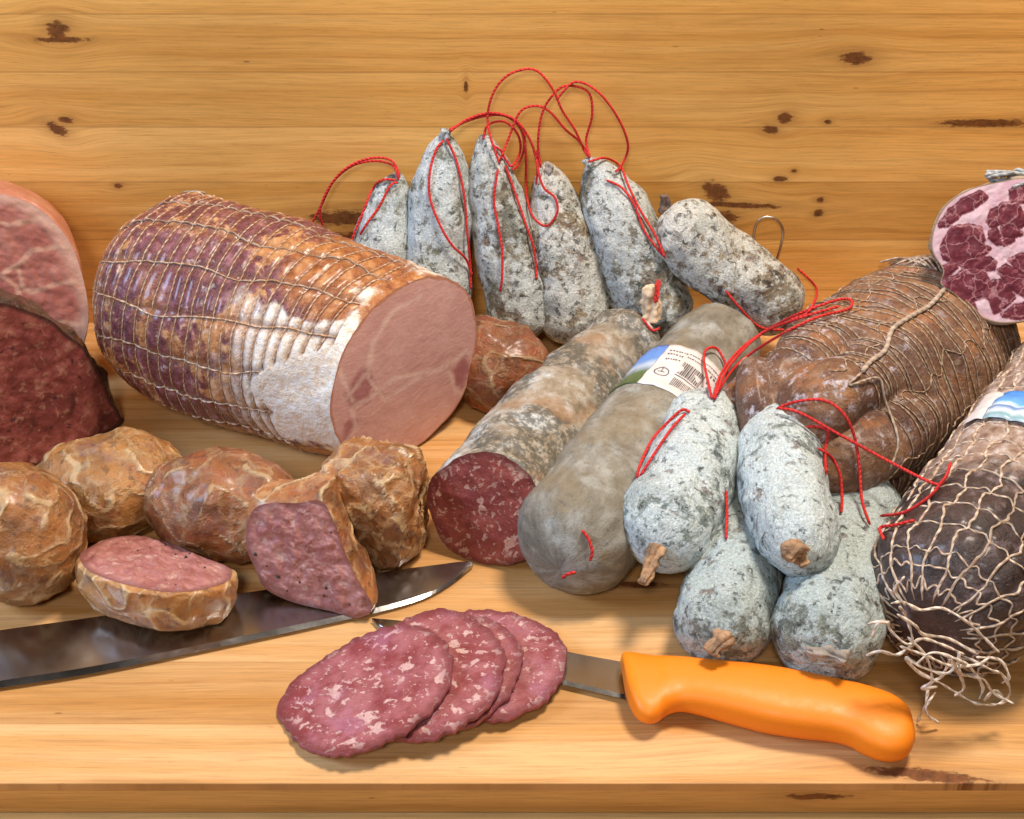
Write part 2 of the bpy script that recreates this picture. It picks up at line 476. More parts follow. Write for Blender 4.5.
bt = thing('cutting_board', 'long thick pine board that all the meats and both knives lie on', 'board', (0, (BY0 + WALL) / 2, -2.0))
bo = box('board_top', (-70, BY0, -.5), (70, WALL - .05, 0), board_mat, bt, bev=.07)
be = box('board_edge', (-70, BY0 + .03, -2.0), (70, WALL - .06, -.502), edge_mat, bt, bev=.04)
tb = box('table', (-90, -90, -6), (90, WALL - .05, -2.02), table_mat, bev=.1); tb['kind'] = 'structure'
for lo, hi in (((-70, BY0, -3), (70, WALL, 0)), ((-70, WALL, -3), (70, WALL + 2, 60))):
    vs = [V((x, y, z)) for x in (lo[0], hi[0]) for y in (lo[1], hi[1]) for z in (lo[2], hi[2])]
    BODIES.append((vs, [(0, 1, 3, 2), (4, 6, 7, 5), (0, 4, 5, 1), (2, 3, 7, 6), (0, 2, 6, 4), (1, 5, 7, 3)]))

# ---------------------------------------------------------------- roast
def mat_roast():
    m = M('smoked_roast_skin', rough=.30, spec=.55, coat=.5)
    u, s, L = m.sep(m.attr('uvw', 'Vector'))
    n1 = m.noise(.30, 5, .6, dist=.6); n2 = m.noise(1.4, 6, .65); n3 = m.noise(6, 5, .7)
    lean = m.ramp(n2, [(.3, (.055, .010, .016, 1)), (.5, (.16, .032, .045, 1)), (.7, (.38, .15, .18, 1))])
    fat = m.ramp(n2, [(.3, (.42, .12, .022, 1)), (.55, (.62, .30, .10, 1)), (.75, (.80, .60, .42, 1))])
    smoke = m.ramp(n2, [(.3, (.20, .045, .010, 1)), (.5, (.46, .16, .035, 1)), (.68, (.66, .36, .14, 1))])
    stk = m.noise(1., 6, .7, vec=m.comb(m.ma('MULTIPLY', u, 1.6), m.ma('MULTIPLY', s, 2.6), 0))
    col = m.mix(m.ma('MULTIPLY', m.step(m.ma('ADD', n1, m.ma('MULTIPLY', m.ma('SUBTRACT', n2, .5), .5)), .53, .62), .9), lean, fat)
    col = m.mix(m.ma('MULTIPLY', m.step(stk, .57, .70), .45), col, (.62, .48, .58, 1))
    # smoked orange-brown tops and underside
    uc = m.ma('SUBTRACT', m.ma('ABSOLUTE', m.ma('SUBTRACT', u, pi)), 0.)     # 0 on top, pi below
    nn = m.ma('MULTIPLY', m.ma('SUBTRACT', m.noise(.4, 4, .6, off=7), .5), 2.6)
    top = m.attr('smk')
    col = m.mix(m.ma('MULTIPLY', m.step(m.ma('ADD', top, m.ma('MULTIPLY', nn, .45)), .45, .75), .85), col, smoke)
    e = m.ma('ADD', m.ma('SUBTRACT', L, s), m.ma('MULTIPLY', m.ma('SUBTRACT', m.noise(.45, 7, .72, off=3), .5), 8.5))
    white = m.ramp(m.noise(2.6, 6, .7), [(.28, (.50, .22, .08, 1)), (.40, (.84, .68, .52, 1)), (.6, (.93, .90, .86, 1))])
    wf = m.ma('MULTIPLY', m.ma('SUBTRACT', 1., m.step(e, 6.0, 9.0)), m.step(m.ma('ADD', m.attr('wht'), m.ma('MULTIPLY', m.ma('SUBTRACT', m.noise(1.4, 6, .7, off=13), .5), 1.2)), .3, .7))
    col = m.mix(wf, col, white)
    col = m.mix(m.ma('MULTIPLY', m.step(m.noise(.9, 5, .7, off=15), .60, .68), .5), col, (.78, .72, .72, 1))
    gv = m.attr('grv'); col = m.mix(m.ma('MULTIPLY', gv, .8), col, m.mix(m.step(n1, .45, .6), (.16, .05, .03, 1), (.36, .15, .05, 1)))
    h = m.ma('ADD', n2, m.ma('MULTIPLY', n3, .4))
    return m.out(col, m.bump(h, .3, .8), m.ramp(n2, [(.3, .22), (.7, .5)]))
t = thing('netted_pork_roast', 'large smoked pork roast in string netting, cut open to a wide pale pink face', 'smoked roast', (-15, -9, 0))
fA = G(163, 290, 6.9); fB = G(408, 371, 5.8)
RINGS = [1.0 + .84 * k for k in range(27)]
NL = 15
def ring_s(k, u): return RINGS[k] + .28 * sin(u * 2 + k * .4) + .16 * noise.noise(V((k * 1.3, u * 1.1, 0)))
def long_u(k, s): return (k + .5) * 2 * pi / NL + .022 * s + .09 * noise.noise(V((k * 3.1, s * .35, 5)))
def roast_disp(u, x, P):
    h = 0.
    ok = x < RL - 4.9 + 3. * noise.noise(P * .33) or (x < RL - .9 and P.z > 8.2 + (x - RL + 4.6) * .35)
    if ok:
        k = int(round((x - 1.0) / .84))
        for q in (k - 1, k, k + 1):
            if 0 <= q < len(RINGS): h -= .13 * math.exp(-((x - ring_s(q, u)) / .17) ** 2)
    a = (u - .022 * x) / (2 * pi / NL) - .5; a -= round(a)
    if ok: h -= .12 * math.exp(-(a / .10) ** 2)
    return h
RL = 100.
roast = Tube([fA + (fA - fB).normalized() * 3.2, fA, fA.lerp(fB, .5), fB], [5.5, 6.2, 6.6, 5.6], capA=(4.6, .42), lump=.35, lf=.22, seed=1, disp=roast_disp)
RL = roast.L
CUTN = ((fB - fA).normalized() + V((.03, -.42, .06))).normalized(); roast.cut = (CUTN, 9.)
def roast_attr(vs, uv):
    smk, wht, grv = [], [], []
    for P, (u, s, L) in zip(vs, uv):
        top = 1 - abs(u - pi) / pi
        side = u  # u increases bottom -> one side -> top
        x, y = proj(P)
        # smoke colour along the top ridge towards the cut and on the low flank
        a = sst(.62, .9, top) * sst(L - 9, L - 5, s) * (1 if P.y > -8 or True else 0)
        b = 1 - sst(1.2, 3.2, P.z)
        smk.append(max(a * sst(6, 9, P.z), b * .9, .75 * (1 - sst(1.5, 6, s)), .40))
        grv.append(clamp(-roast_disp(u, s, P) * 7)); wht.append((1 - sst(10.0, 11.8, P.z + 1.2 * fbm(P, .5, 3, 4))) * sst(1.2, 3.6, P.z + 1.2 * fbm(P, .6, 3, 9)))
    return {'smk': smk, 'wht': wht, 'grv': grv}
roast.build('roast_rind', mat_roast(), t, 260, 300, roast_attr)
def seg_d(P, A, B):
    P, A, B = map(np.array, (P, A, B)); d = B - A
    k = np.clip(np.dot(P - A, d) / np.dot(d, d), 0, 1); return np.linalg.norm(P - A - d * k)
def pld(x, y, pl): return min(seg_d((x, y), pl[i], pl[i + 1]) for i in range(len(pl) - 1))
def inpoly_sd(X, Yy, poly):
    """signed distance in px, positive inside"""
    X = np.asarray(X, float); Yy = np.asarray(Yy, float)
    d = np.full(X.shape, 1e9); ins = np.zeros(X.shape, bool); n = len(poly)
    for i in range(n):
        (x0, y0), (x1, y1) = poly[i], poly[(i + 1) % n]
        dx, dy = x1 - x0, y1 - y0
        k = np.clip(((X - x0) * dx + (Yy - y0) * dy) / (dx * dx + dy * dy + 1e-9), 0, 1)
        d = np.minimum(d, np.hypot(X - x0 - k * dx, Yy - y0 - k * dy))
        c = ((y0 > Yy) != (y1 > Yy)) & (X < (x1 - x0) * (Yy - y0) / (y1 - y0 + 1e-12) + x0); ins ^= c
    return np.where(ins, d, -d)
def roastface(vs):
    seams = [[(345, 400), (368, 372), (372, 345), (392, 312), (420, 296)], [(372, 350), (368, 378), (385, 400), (420, 378)], [(352, 408), (370, 398), (395, 378), (440, 370), (466, 352)],
             [(352, 410), (356, 425), (345, 445)], [(450, 372), (455, 390), (468, 398)], [(340, 372), (352, 400)]]
    pur = [[(350, 382), (358, 370), (370, 366), (376, 382), (366, 404), (352, 412), (344, 398)], [(344, 424), (354, 414), (360, 420), (352, 440), (342, 446)],
           [(452, 372), (466, 352), (470, 370), (462, 388), (455, 386)]]
    X, Z = zip(*[proj(v) for v in vs])
    s = [pld(x, y, seams[0]) if False else min(pld(x, y, q) for q in seams) for x, y in zip(X, Z)]
    p = np.max([inpoly_sd(X, Z, q) for q in pur], axis=0)
    return {'seam': s, 'pur': list(p)}
def mat_roastface():
    m = M('cooked_pork_cut', rough=.38, spec=.45, sss=.15)
    n = m.noise(.5, 5, .6); f = m.noise(5, 6, .7); st = m.noise(2.5, 5, .7, vec=m.vm('MULTIPLY', m.pos, (1, 1, 3.)))
    col = m.ramp(n, [(.3, (.60, .315, .29, 1)), (.7, (.70, .42, .39, 1))])
    col = m.mix(m.ma('MULTIPLY', m.step(m.ma('ADD', m.attr('pur'), m.ma('MULTIPLY', m.ma('SUBTRACT', m.noise(1.3, 5, .7), .5), 14.)), -2.5, 4.), .75), col, (.34, .10, .12, 1))
    sm = m.ma('ADD', m.attr('seam'), m.ma('MULTIPLY', m.ma('SUBTRACT', m.noise(1.1, 5, .75), .5), 9.))
    col = m.mix(m.ma('MULTIPLY', m.ma('SUBTRACT', 1., m.step(sm, -.5, 4.5)), .5), col, (.86, .66, .57, 1))
    e = m.ma('ADD', m.attr('edge'), m.ma('MULTIPLY', m.ma('SUBTRACT', m.noise(.6, 5, .6, off=3), .5), .09))
    col = m.mix(m.ma('MULTIPLY', m.step(e, .965, .985), .7), col, (.45, .17, .06, 1))
    col = m.mix(m.ma('MULTIPLY', m.step(st, .55, .7), .25), col, (.80, .55, .45, 1))
    return m.out(col, m.bump(m.ma('ADD', f, st), .035, .8))
loop = roast.rim('B', 260)
rf = cutface('roast_cut_face', loop, mat_roastface(), t, CUTN, roastface, rings=90, rough=.015, bulge=.2)
net_mat = mat_string('butcher_net_twine', (.66, .50, .38, 1), (.42, .19, .06, 1), 16.)
net = Strands()
def runs(pts, okf, r):
    cur = []
    for p in pts + [None]:
        if p is not None and okf(p): cur.append(p[0])
        else:
            if len(cur) > 5: net.add(cur, r, 5, jit=.5)
            cur = []
okr = lambda p: p[1] < RL - 4.9 + 3. * noise.noise(p[0] * .33) or (p[1] < RL - .9 and p[0].z > 8.2 + (p[1] - RL + 4.6) * .35)
for k in range(len(RINGS)):
    if RINGS[k] > RL - 1: break
    runs([(roast.surf(u0, ring_s(k, u0), .03), ring_s(k, u0)) for u0 in [2 * pi * j / 170 for j in range(171)]], okr, .042)
for k in range(NL):
    runs([(roast.surf(long_u(k, s0), s0, .04), s0) for s0 in [.4 + (RL - 1.2) * j / 120 for j in range(121)]], okr, .055)
net.build('netting', net_mat, t)
# loose end of the net at the back
ln = Strands()
for k in range(3):
    b0 = Y(175 + 8 * k, 197, -3.2)
    ln.add(crom([tuple(b0 + V((random.uniform(-.9, .9) + i * .6, random.uniform(-.2, .2), random.uniform(-.3, .35)))) for i in range(4)], 8), .05)
ln.build('net_end', mat_string('pale_net_end', (.8, .72, .62, 1), (.6, .45, .3, 1)), t)

# ---------------------------------------------------------------- mould sausages
GB = 'mould-covered dry sausages against the wall'
GF = 'small mould-covered dry sausages piled at the front'
tipm = mat_simple('dried_casing_tip', (.33, .19, .10), .55, 4, .14, .8)
tipd = mat_simple('dark_casing_stub', (.13, .08, .055), .6, 5, .1, .6)
tipg = mat_simple('grey_dried_casing_tip', (.30, .25, .21), .75, 5, .08, .4)
def tip(parent, P0, P1, r0, r1, name='casing_tip', mat=None, lump=.1):
    ph = P0.x * 3
    tb = Tube([P0, P0.lerp(P1, .5) + V((0, 0, .08)), P1], [r0, r0 * .68 + r1 * .12, r1], capA=(.15, .5), capB=(.14, .4), lump=lump * 1.3, lf=1.3, seed=P0.x, fine=.14, floor=.05, flat=.72,
              disp=lambda u, x, P: r0 * .38 * (abs(sin(2.5 * u + ph + 1.2 * x)) - .55))
    return tb.build(name, mat or tipm, parent, 56, 44)
REF = V((0, -.8, .6))
def tipx(parent, tube, a, b, r0, r1, out=.5, **k):
    d = ray(*a).normalized(); q = tube.bv.ray_cast(CAM, d); h = q[3] if q[0] is not None else (tube.c[-1] - CAM).length
    P0 = CAM + d * (h + .15); P1 = CAM + ray(*b).normalized() * (h - out)
    return tip(parent, P0, P1, r0, r1, **k)
class S: pass
def sausage(label, group, pts, rad, mat, capA, capB, lump=.24, seed=0., ref=None, name='dry_sausage', cat='sausage', disp=None, cut=None, nu=112, ns=170, lf=.42, base=None):
    base = base or (sum(pts, V((0, 0, 0))) / len(pts)); base = V((base.x, base.y, 0))
    t = thing(name, label, cat, base, group)
    tb = Tube(pts, rad, capA, capB, ref or V((0, 0, 1)), lump, lf, seed, disp, fine=.06)
    tb.cut = cut
    tb.build('casing', mat, t, nu, ns)
    tb.bv = BVHTree.FromPolygons(*BODIES[-1])
    return t, tb
mA = mat_mould('pale_mould_casing', tint=(.54, .59, .60, 1), powder=.85, spots=.35, seed=1.)
mB = mat_mould('grey_green_mould_casing', tint=(.53, .56, .55, 1), base=(.22, .20, .16, 1), powder=.65, spots=.9, seed=5.)
mC = mat_mould('patchy_mould_casing', tint=(.56, .56, .52, 1), base=(.27, .215, .15, 1), powder=.6, spots=1.15, seed=11.)
mD = mat_mould('bluish_mould_casing', tint=(.58, .66, .68, 1), base=(.24, .29, .29, 1), powder=.85, spots=.6, seed=17.)
mE = mat_mould('sage_mould_casing', tint=(.46, .53, .53, 1), base=(.19, .215, .195, 1), powder=.6, spots=.75, seed=23.)
s1, b1 = sausage('short pale dry sausage with a red string loop, leftmost of those leaning on the wall', GB,
                 [Y(399, 172, .9), Y(388, 215, .1), Y(379, 270, -1.0), Y(376, 333, -2.6)], [1.6, 1.85, 2.05, 2.0], mA, (4.5, .62), (1.8, .5), seed=2, ref=REF)
s2, b2 = sausage('pale dry sausage with folded grey tip, leaning second from the left on the wall', GB,
                 [Y(446, 131, .9), Y(441, 190, .1), Y(439, 250, -1.0), Y(438, 334, -2.6)], [1.7, 2.0, 2.08, 2.0], mA, (5.2, .6), (1.8, .5), seed=5, ref=REF)
s3, b3 = sausage('narrow dry sausage leaning on the wall with two red strings hanging down its front', GB,
                 [Y(483, 134, .9), Y(494, 190, .1), Y(509, 255, -1.1), Y(522, 340, -2.9)], [1.35, 1.72, 2.05, 2.05], mB, (4.6, .52), (1.8, .5), seed=8, ref=REF)
s4, b4 = sausage('blotchy dry sausage with bare brown patches, leaning right behind the cut salami', GB,
                 [Y(546, 161, .9), Y(556, 215, 0), Y(570, 275, -1.3), Y(576, 345, -3.0)], [1.6, 2.0, 2.35, 2.2], mC, (5.0, .62), (1.8, .5), seed=12, ref=REF)
s5, b5 = sausage('large grey-green dry sausage leaning to the left beside the lying one', GB,
                 [Y(592, 158, .9), Y(612, 205, .0), Y(637, 262, -1.2), Y(664, 338, -2.8)], [1.6, 2.2, 2.6, 2.4], mB, (4.6, .52), (2.0, .5), seed=15, ref=REF)
s6, b6 = sausage('dry sausage lying slanted beside the wire hook, brown stub at its upper end', GB,
                 [Y(662, 214, -1.0), Y(690, 238, -1.8), Y(733, 272, -2.6), Y(768, 299, -3.2), Y(795, 320, -3.6)], [2.1, 2.35, 2.4, 2.25, 1.8], mC, (1.6, .5), (1.3, .5), seed=19, ref=V((0, -.6, .8)))
tip(s6, Y(665, 215, -1.2), Y(666, 194, -1.0), .32, .34, mat=tipd, lump=.2)
tip(s2, Y(444, 143, .4), Y(446, 129, .5), .42, .38, mat=mA)
tip(s4, Y(547, 172, .3), Y(551, 163, .4), .38, .34, mat=tipg)
tip(s5, Y(590, 170, .2), Y(588, 158, .3), .5, .42, mat=mA)
# front pile
f3, c3 = sausage('dry sausage on the board below the two upper ones, with a broad tan end stub', GF,
                 [G(765, 470, 2.6), G(747, 540, 2.55), G(730, 595, 2.55), G(714, 651, 2.45)], [2.35, 2.4, 2.4, 2.3], mE, (2.4, .5), (2.1, .45), seed=31)
f4, c4 = sausage('thick dry sausage lying on the board nearest the netted salami, grey folded end', GF,
                 [G(852, 486, 2.7), G(850, 540, 2.7), G(838, 600, 2.75), G(812, 664, 2.6)], [2.6, 2.65, 2.68, 2.55], mE, (2.2, .5), (2.2, .45), seed=35)
f1, c1 = sausage('pale dry sausage with a long brown stub, propped against the labelled salami', GF,
                 [G(712, 398, 5.4), G(700, 445, 5.3), G(682, 495, 4.9), G(655, 558, 4.2)], [1.85, 2.35, 2.55, 2.35], mD, (3.4, .5), (2.5, .46), seed=41)
f2, c2 = sausage('pale blue-white dry sausage lying on top of the pile with a pointed upper end', GF,
                 [G(778, 408, 6.8), G(779, 455, 6.5), G(790, 505, 6.2), G(806, 568, 5.7)], [1.75, 2.15, 2.2, 1.95], mD, (3.9, .56), (2.4, .48), seed=45)
tipx(f3, c3, (726, 634), (712, 655), .50, .38, .3, lump=.25)
tipx(f3, c3, (722, 640), (708, 652), .38, .3, .15, lump=.25)
tipx(f4, c4, (815, 652), (848, 660), .50, .26, .3, mat=tipg, lump=.3)
tipx(f4, c4, (818, 656), (806, 650), .42, .28, .15, mat=tipg, lump=.25)
tipx(f1, c1, (658, 545), (643, 585), .42, .30, .5, lump=.12)
tipx(f2, c2, (800, 545), (786, 560), .55, .34, .35, lump=.3)
tipx(f2, c2, (797, 556), (806, 566), .3, .2, .15, lump=.3)

# ---------------------------------------------------------------- salami with cut face, grey labelled salami
def mat_rosette():
    m = M('dusty_grey_salami_casing', rough=.85, spec=.2)
    b = m.noise(1.0, 7, .65); c = m.noise(6, 5, .7); a = m.noise(.25, 4, .6)
    col = m.ramp(b, [(.3, (.20, .155, .10, 1)), (.48, (.33, .27, .20, 1)), (.62, (.45, .42, .37, 1))])
    col = m.mix(m.step(m.noise(.4, 6, .65, off=3), .5, .66), col, (.60, .62, .62, 1))
    g = m.ma('MULTIPLY', m.step(m.noise(.22, 3, .5, off=9), .44, .53), m.step(m.noise(2.3, 6, .75, off=2), .40, .54))
    col = m.mix(m.ma('MULTIPLY', g, .75), col, (.075, .075, .065, 1))
    col = m.mix(m.ma('MULTIPLY', m.step(m.noise(.3, 3, .5, off=19), .56, .66), .5), col, (.36, .20, .10, 1))
    col = m.mix(.35, col, m.ramp(c, [(.25, .4), (.75, 1.3)]), 'MULTIPLY')
    return m.out(col, m.bump(m.ma('ADD', b, m.ma('MULTIPLY', c, .4)), .16, .9))
def mat_salcut(name, lean, lean2, fat, sc=1.5, th=.60, rough=.42, spot=.6, soft=.045):
    m = M(name, rough=rough, spec=.5, sss=.12)
    v = m.vm('MULTIPLY', m.warp(1.2, .6), (1., .75, 1.)); v = m.vm('ADD', v, m.vm('SCALE', m.vm('MULTIPLY', m.pos, (.0, .3, .0)), scale=1.))
    n = m.noise(.7, 5, .6); f = m.noise(6, 6, .7)
    col = m.mix(m.step(n, .35, .65), lean, lean2)
    fm = m.step(m.noise(sc, 2.5, .5, vec=v, off=3), th, th + soft)
    fm2 = m.step(m.noise(sc * 2.6, 2, .5, vec=m.warp(3, .2), off=8), th + .02, th + .02 + soft)
    fa = m.ma('MAXIMUM', fm, m.ma('MULTIPLY', fm2, spot))
    fc = m.mix(m.step(f, .3, .7), fat, tuple(x * .8 for x in fat[:3]) + (1,))
    col = m.mix(m.ma('MULTIPLY', m.ma('MULTIPLY', fa, .85), m.step(m.noise(4, 5, .7, off=31), .25, .5)), col, fc)
    col = m.mix(m.ma('MULTIPLY', m.step(m.noise(.5, 4, .6, off=41), .5, .66), .4), col, (.45, .19, .30, 1)) if 'slice' in name else col
    col = m.mix(m.ma('MULTIPLY', m.step(m.noise(3, 5, .7, off=23), .5, .7), .35), col, tuple(x * .5 for x in lean[:3]) + (1,))
    e = m.ma('ADD', m.attr('edge'), m.ma('MULTIPLY', m.ma('SUBTRACT', m.noise(1.2, 4, .6), .5), .05))
    col = m.mix(m.ma('MULTIPLY', m.step(e, .84, .99), .75), col, tuple(x * .62 for x in lean[:3]) + (1,))
    return m.out(col, m.bump(m.ma('ADD', f, m.ma('MULTIPLY', fa, -.4)), .07, .8))
rb = [G(643, 326, 4.3), G(604, 364, 3.7), G(545, 434, 3.2), G(486, 511, 3.2)]
def ros_disp(u, x, P): return -.35 * math.exp(-((x - 3.6) / .9) ** 2)
ROSCUT = ((rb[-1] - rb[-2]).normalized() + V((.05, -.1, .25))).normalized()
t, ros = sausage('thick dusty grey salami with a dark red cut face and a knotted white end', None, rb, [2.4, 2.5, 3.2, 3.25], mat_rosette(), (2.4, .5), (0, .5), lump=.28, seed=50, name='cut_salami', cat='salami', disp=ros_disp, nu=160, ns=200, cut=(ROSCUT, 5.))
cutface('salami_cut_face', ros.rim('B', 200), mat_salcut('dark_red_salami_cut', (.20, .032, .028, 1), (.30, .065, .052, 1), (.62, .36, .28, 1), 1.35, .575, spot=.8, soft=.05), t, ROSCUT, rings=60, rough=.05, bulge=.12)
e0 = ros.c[0]
tip(t, Y(650, 322, e0.y - 1.6), Y(650, 285, e0.y - 1.2), .55, .45, mat=mat_simple('ivory_casing_knot', (.66, .50, .34), .45, 4, .1, .3), lump=.25)
redm = red_string()
def drape(ctrl, r=.09, lift=.12, n=10, win=5, parent=None, smooth=4, st=None, tree=None):
    """string resting on whatever is under it: control points are photo pixels, optional third value lifts it (cm)"""
    pts = crom([(p[0], p[1], p[2] if len(p) > 2 else lift) for p in ctrl], n)
    ds = []
    for x, y, l in pts:
        d = ray(x, y).normalized(); h = None
        q = (tree or TREE).ray_cast(CAM, d)
        h = q[3] if q[0] is not None else 95.
        ds.append(h - l)
    m = len(ds)
    lo = [min(ds[max(0, i - win):i + win + 1]) for i in range(m)]
    for _ in range(smooth):
        lo = [(lo[max(0, i - 2)] + lo[max(0, i - 1)] + lo[i] + lo[min(m - 1, i + 1)] + lo[min(m - 1, i + 2)]) / 5 for i in range(m)]
    P = [CAM + ray(x, y).normalized() * d for (x, y, l), d in zip(pts, lo)]
    st.add(P, r, 7)

def mat_grey():
    m = M('smooth_grey_casing', rough=.6, spec=.35)
    u, s, L = m.sep(m.attr('uvw', 'Vector'))
    w = m.noise(1., 6, .65, vec=m.comb(m.ma('MULTIPLY', u, 2.2), m.ma('MULTIPLY', s, .45), 0)); b = m.noise(.5, 5, .6); c = m.noise(8, 4, .7)
    col = m.ramp(w, [(.3, (.13, .11, .08, 1)), (.5, (.225, .205, .165, 1)), (.7, (.36, .36, .335, 1))])
    col = m.mix(m.ma('MULTIPLY', m.step(b, .5, .68), .5), col, (.44, .47, .47, 1))
    col = m.mix(m.ma('MULTIPLY', m.step(m.noise(.3, 3, .5, off=9), .52, .62), .45), col, (.25, .19, .11, 1))
    col = m.mix(m.ma('MULTIPLY', m.step(m.noise(3.5, 5, .75, off=3), .54, .66), .5), col, (.10, .09, .07, 1))
    return m.out(col, m.bump(m.ma('ADD', w, m.ma('MULTIPLY', c, .4)), .16, .9))
gp = [G(732, 333, 3.0), G(708, 358, 3.1), G(655, 425, 3.2), G(600, 500, 3.2), G(560, 570, 3.05)]
t, grey = sausage('long smooth grey salami wrapped in a white and blue barcode label', None, gp, [2.6, 2.95, 3.1, 3.3, 3.15], mat_grey(), (2.2, .5), (2.8, .5), lump=.16, seed=60, name='labelled_salami', cat='salami', nu=144, ns=200, disp=lambda u, x, P: -.12 * math.exp(-((x - 21) / .8) ** 2))
GREY = t
# ties at the front end of the grey salami
tip(t, G(566, 563, 3.0), G(576, 578, 1.9), .45, .3, mat=mat_grey(), lump=.3)

# wrap helper : local label coords -> tube surface
class Wrap:
    def __init__(s, tube, fu, off): s.tb, s.fu, s.off = tube, fu, off
    def __call__(s, a, b, o=0.):
        u, x = s.fu(a, b); return s.tb.surf(u, x, s.off + o)
def sheet(name, wr, a0, a1, b0, b1, mat, parent, na=60, nb=20, o=0., th=.02, label=None):
    vs, fs, uv = [], [], []
    for lay in (0, 1):
        for i in range(na + 1):
            for j in range(nb + 1):
                a = a0 + (a1 - a0) * i / na; b = b0 + (b1 - b0) * j / nb
                vs.append(wr(a, b, o - lay * th)); uv.append((a, b, 0))
    W = nb + 1; K = (na + 1) * W
    for i in range(na):
        for j in range(nb):
            a = i * W + j; fs.append((a, a + 1, a + W + 1, a + W)); fs.append((K + a, K + a + W, K + a + W + 1, K + a + 1))
    for i in range(na):
        for j in (0, nb):
            a = i * W + j; q = (a, a + W, K + a + W, K + a); fs.append(q if j == 0 else q[::-1])
    for j in range(nb):
        for i in (0, na):
            a = i * W + j; q = (a, K + a, K + a + 1, a + 1); fs.append(q if i == 0 else q[::-1])
    p = wr((a0 + a1) / 2, (b0 + b1) / 2); 
    f = fs[(na // 2 * nb + nb // 2) * 2]; A, B, C2 = vs[f[0]], vs[f[1]], vs[f[2]]
    if (B - A).cross(C2 - B).dot(p - wr((a0 + a1) / 2, (b0 + b1) / 2, -.5)) < 0: fs = [q[::-1] for q in fs]
    return mk(name, vs, fs, mat, parent, {'uvw': uv}, label=label)
# label position: find tube s for the label centre
def near(tube, P):
    best = min(range(len(tube.c)), key=lambda i: (tube.c[i] - P).length); return tube.cum[best]
LS = near(grey, G(672, 385, 3.2))
C0, T0, N0, B0, R0 = grey.frame(LS)
# u of a given pixel on tube by brute force
def findu(tube, px, py, s0=None):
    best = None
    for i in range(0, 120):
        u = 2 * pi * i / 120
        for s in ([s0] if s0 is not None else [tube.L * k / 60 for k in range(61)]):
            P = tube.surf(u, s)
            C, T, N, B, R = tube.frame(s)
            if (P - C).dot(CAM - P) < 0: continue
            x, y = proj(P); d = (x - px) ** 2 + (y - py) ** 2
            if best is None or d < best[0]: best = (d, u, s)
    return best[1], best[2]
uL, sL = findu(grey, 642, 352); uR, sR = findu(grey, 718, 372); uL2, sL2 = findu(grey, 634, 388); uR2, sR2 = findu(grey, 703, 408)
um = (uL + uR) / 2
sgn = 1 if uR > uL else -1
# a: arc cm from label's left edge ; b: along the axis
s_top = (sL + sR) / 2; s_bot = (sL2 + sR2) / 2
if s_top > s_bot: s_top, s_bot = s_bot, s_top
s_top -= .25; s_bot += .25; HB = s_bot - s_top
uS = uL2 if abs(uL2 - uL) < 1 else uL
Rm = R0
wr = Wrap(grey, lambda a, b: (uS + sgn * a / Rm, s_top + b), .05)
paper = mat_simple('label_paper', (.66, .62, .62), .5, 6, .01, .04)
ink = mat_simple('label_ink', (.10, .09, .10), .5, 6, .0, .1)
mblue = M('printed_landscape', rough=.3, spec=.5)
_u, _v, _w = mblue.sep(mblue.attr('uvw', 'Vector'))
kk = mblue.ma('ADD', _v, mblue.ma('MULTIPLY', mblue.ma('SUBTRACT', mblue.noise(1.2, 4, .6), .5), .9))
kk = mblue.ma('DIVIDE', kk, HB)
printed = mblue.out(mblue.ramp(kk, [(0., (.10, .22, .62, 1)), (.35, (.14, .30, .70, 1)), (.5, (.50, .60, .75, 1)), (.62, (.30, .40, .50, 1)), (.72, (.10, .16, .05, 1)), (1., (.07, .10, .03, 1))]))
lb = sheet('label_band', wr, 0, 5.1, 0, HB, paper, t, 60, 20)
sheet('label_picture', wr, -2.6, -.02, 0, HB, printed, t, 30, 16)
pr = Strands()
pv, pf = [], []
def patch(wr, a0, a1, b0, b1, o=.035):
    n = max(1, int(abs(a1 - a0) / .08)); base = len(pv)
    for i in range(n + 1):
        for b in (b0, b1): pv.append(wr(a0 + (a1 - a0) * i / n, b, o))
    for i in range(n):
        q = base + 2 * i; pf.append((q, q + 2, q + 3, q + 1))
rr = random.Random(3)
def k1(wr, a, b, w, h): patch(wr, a, a + w, b, b + h)
# barcode: bars run along the arc direction reading along the axis
x = 1.55
while x < 2.95:
    wdt = rr.choice((.03, .05, .08)); k1(wr, x, HB * .34, wdt, HB * .26); x += wdt + rr.choice((.035, .05))
x = 1.6
while x < 2.95:
    wdt = rr.choice((.03, .05)); k1(wr, x, HB * .68, wdt, HB * .17); x += wdt + .05
k1(wr, 1.5, HB * .625, 1.55, .05)
for i in range(28):
    a = 2 * pi * i / 28; k1(wr, .75 + .40 * cos(a), HB * .66 + .40 * sin(a), .07, .07)
k1(wr, .55, HB * .66, .42, .05); k1(wr, .74, HB * .57, .05, .42)
for row in range(3):
    x = .30 + row * .08
    while x < 1.35:
        wdt = rr.uniform(.06, .15); k1(wr, x, HB * (.14 + row * .11), wdt, .11); x += wdt + rr.uniform(.04, .09)
for row in range(2):
    x = 1.5
    while x < 3.6:
        wdt = rr.uniform(.06, .16); k1(wr, x, HB * (.12 + row * .08), wdt, .08); x += wdt + rr.uniform(.02, .06)
for row in range(5):
    x = 3.2
    while x < 4.3:
        wdt = rr.uniform(.08, .2); k1(wr, x, HB * (.24 + row * .13), wdt, rr.uniform(.12, .24)); x += wdt + rr.uniform(.05, .12)
mk('barcode_print', pv, pf, ink, lb)

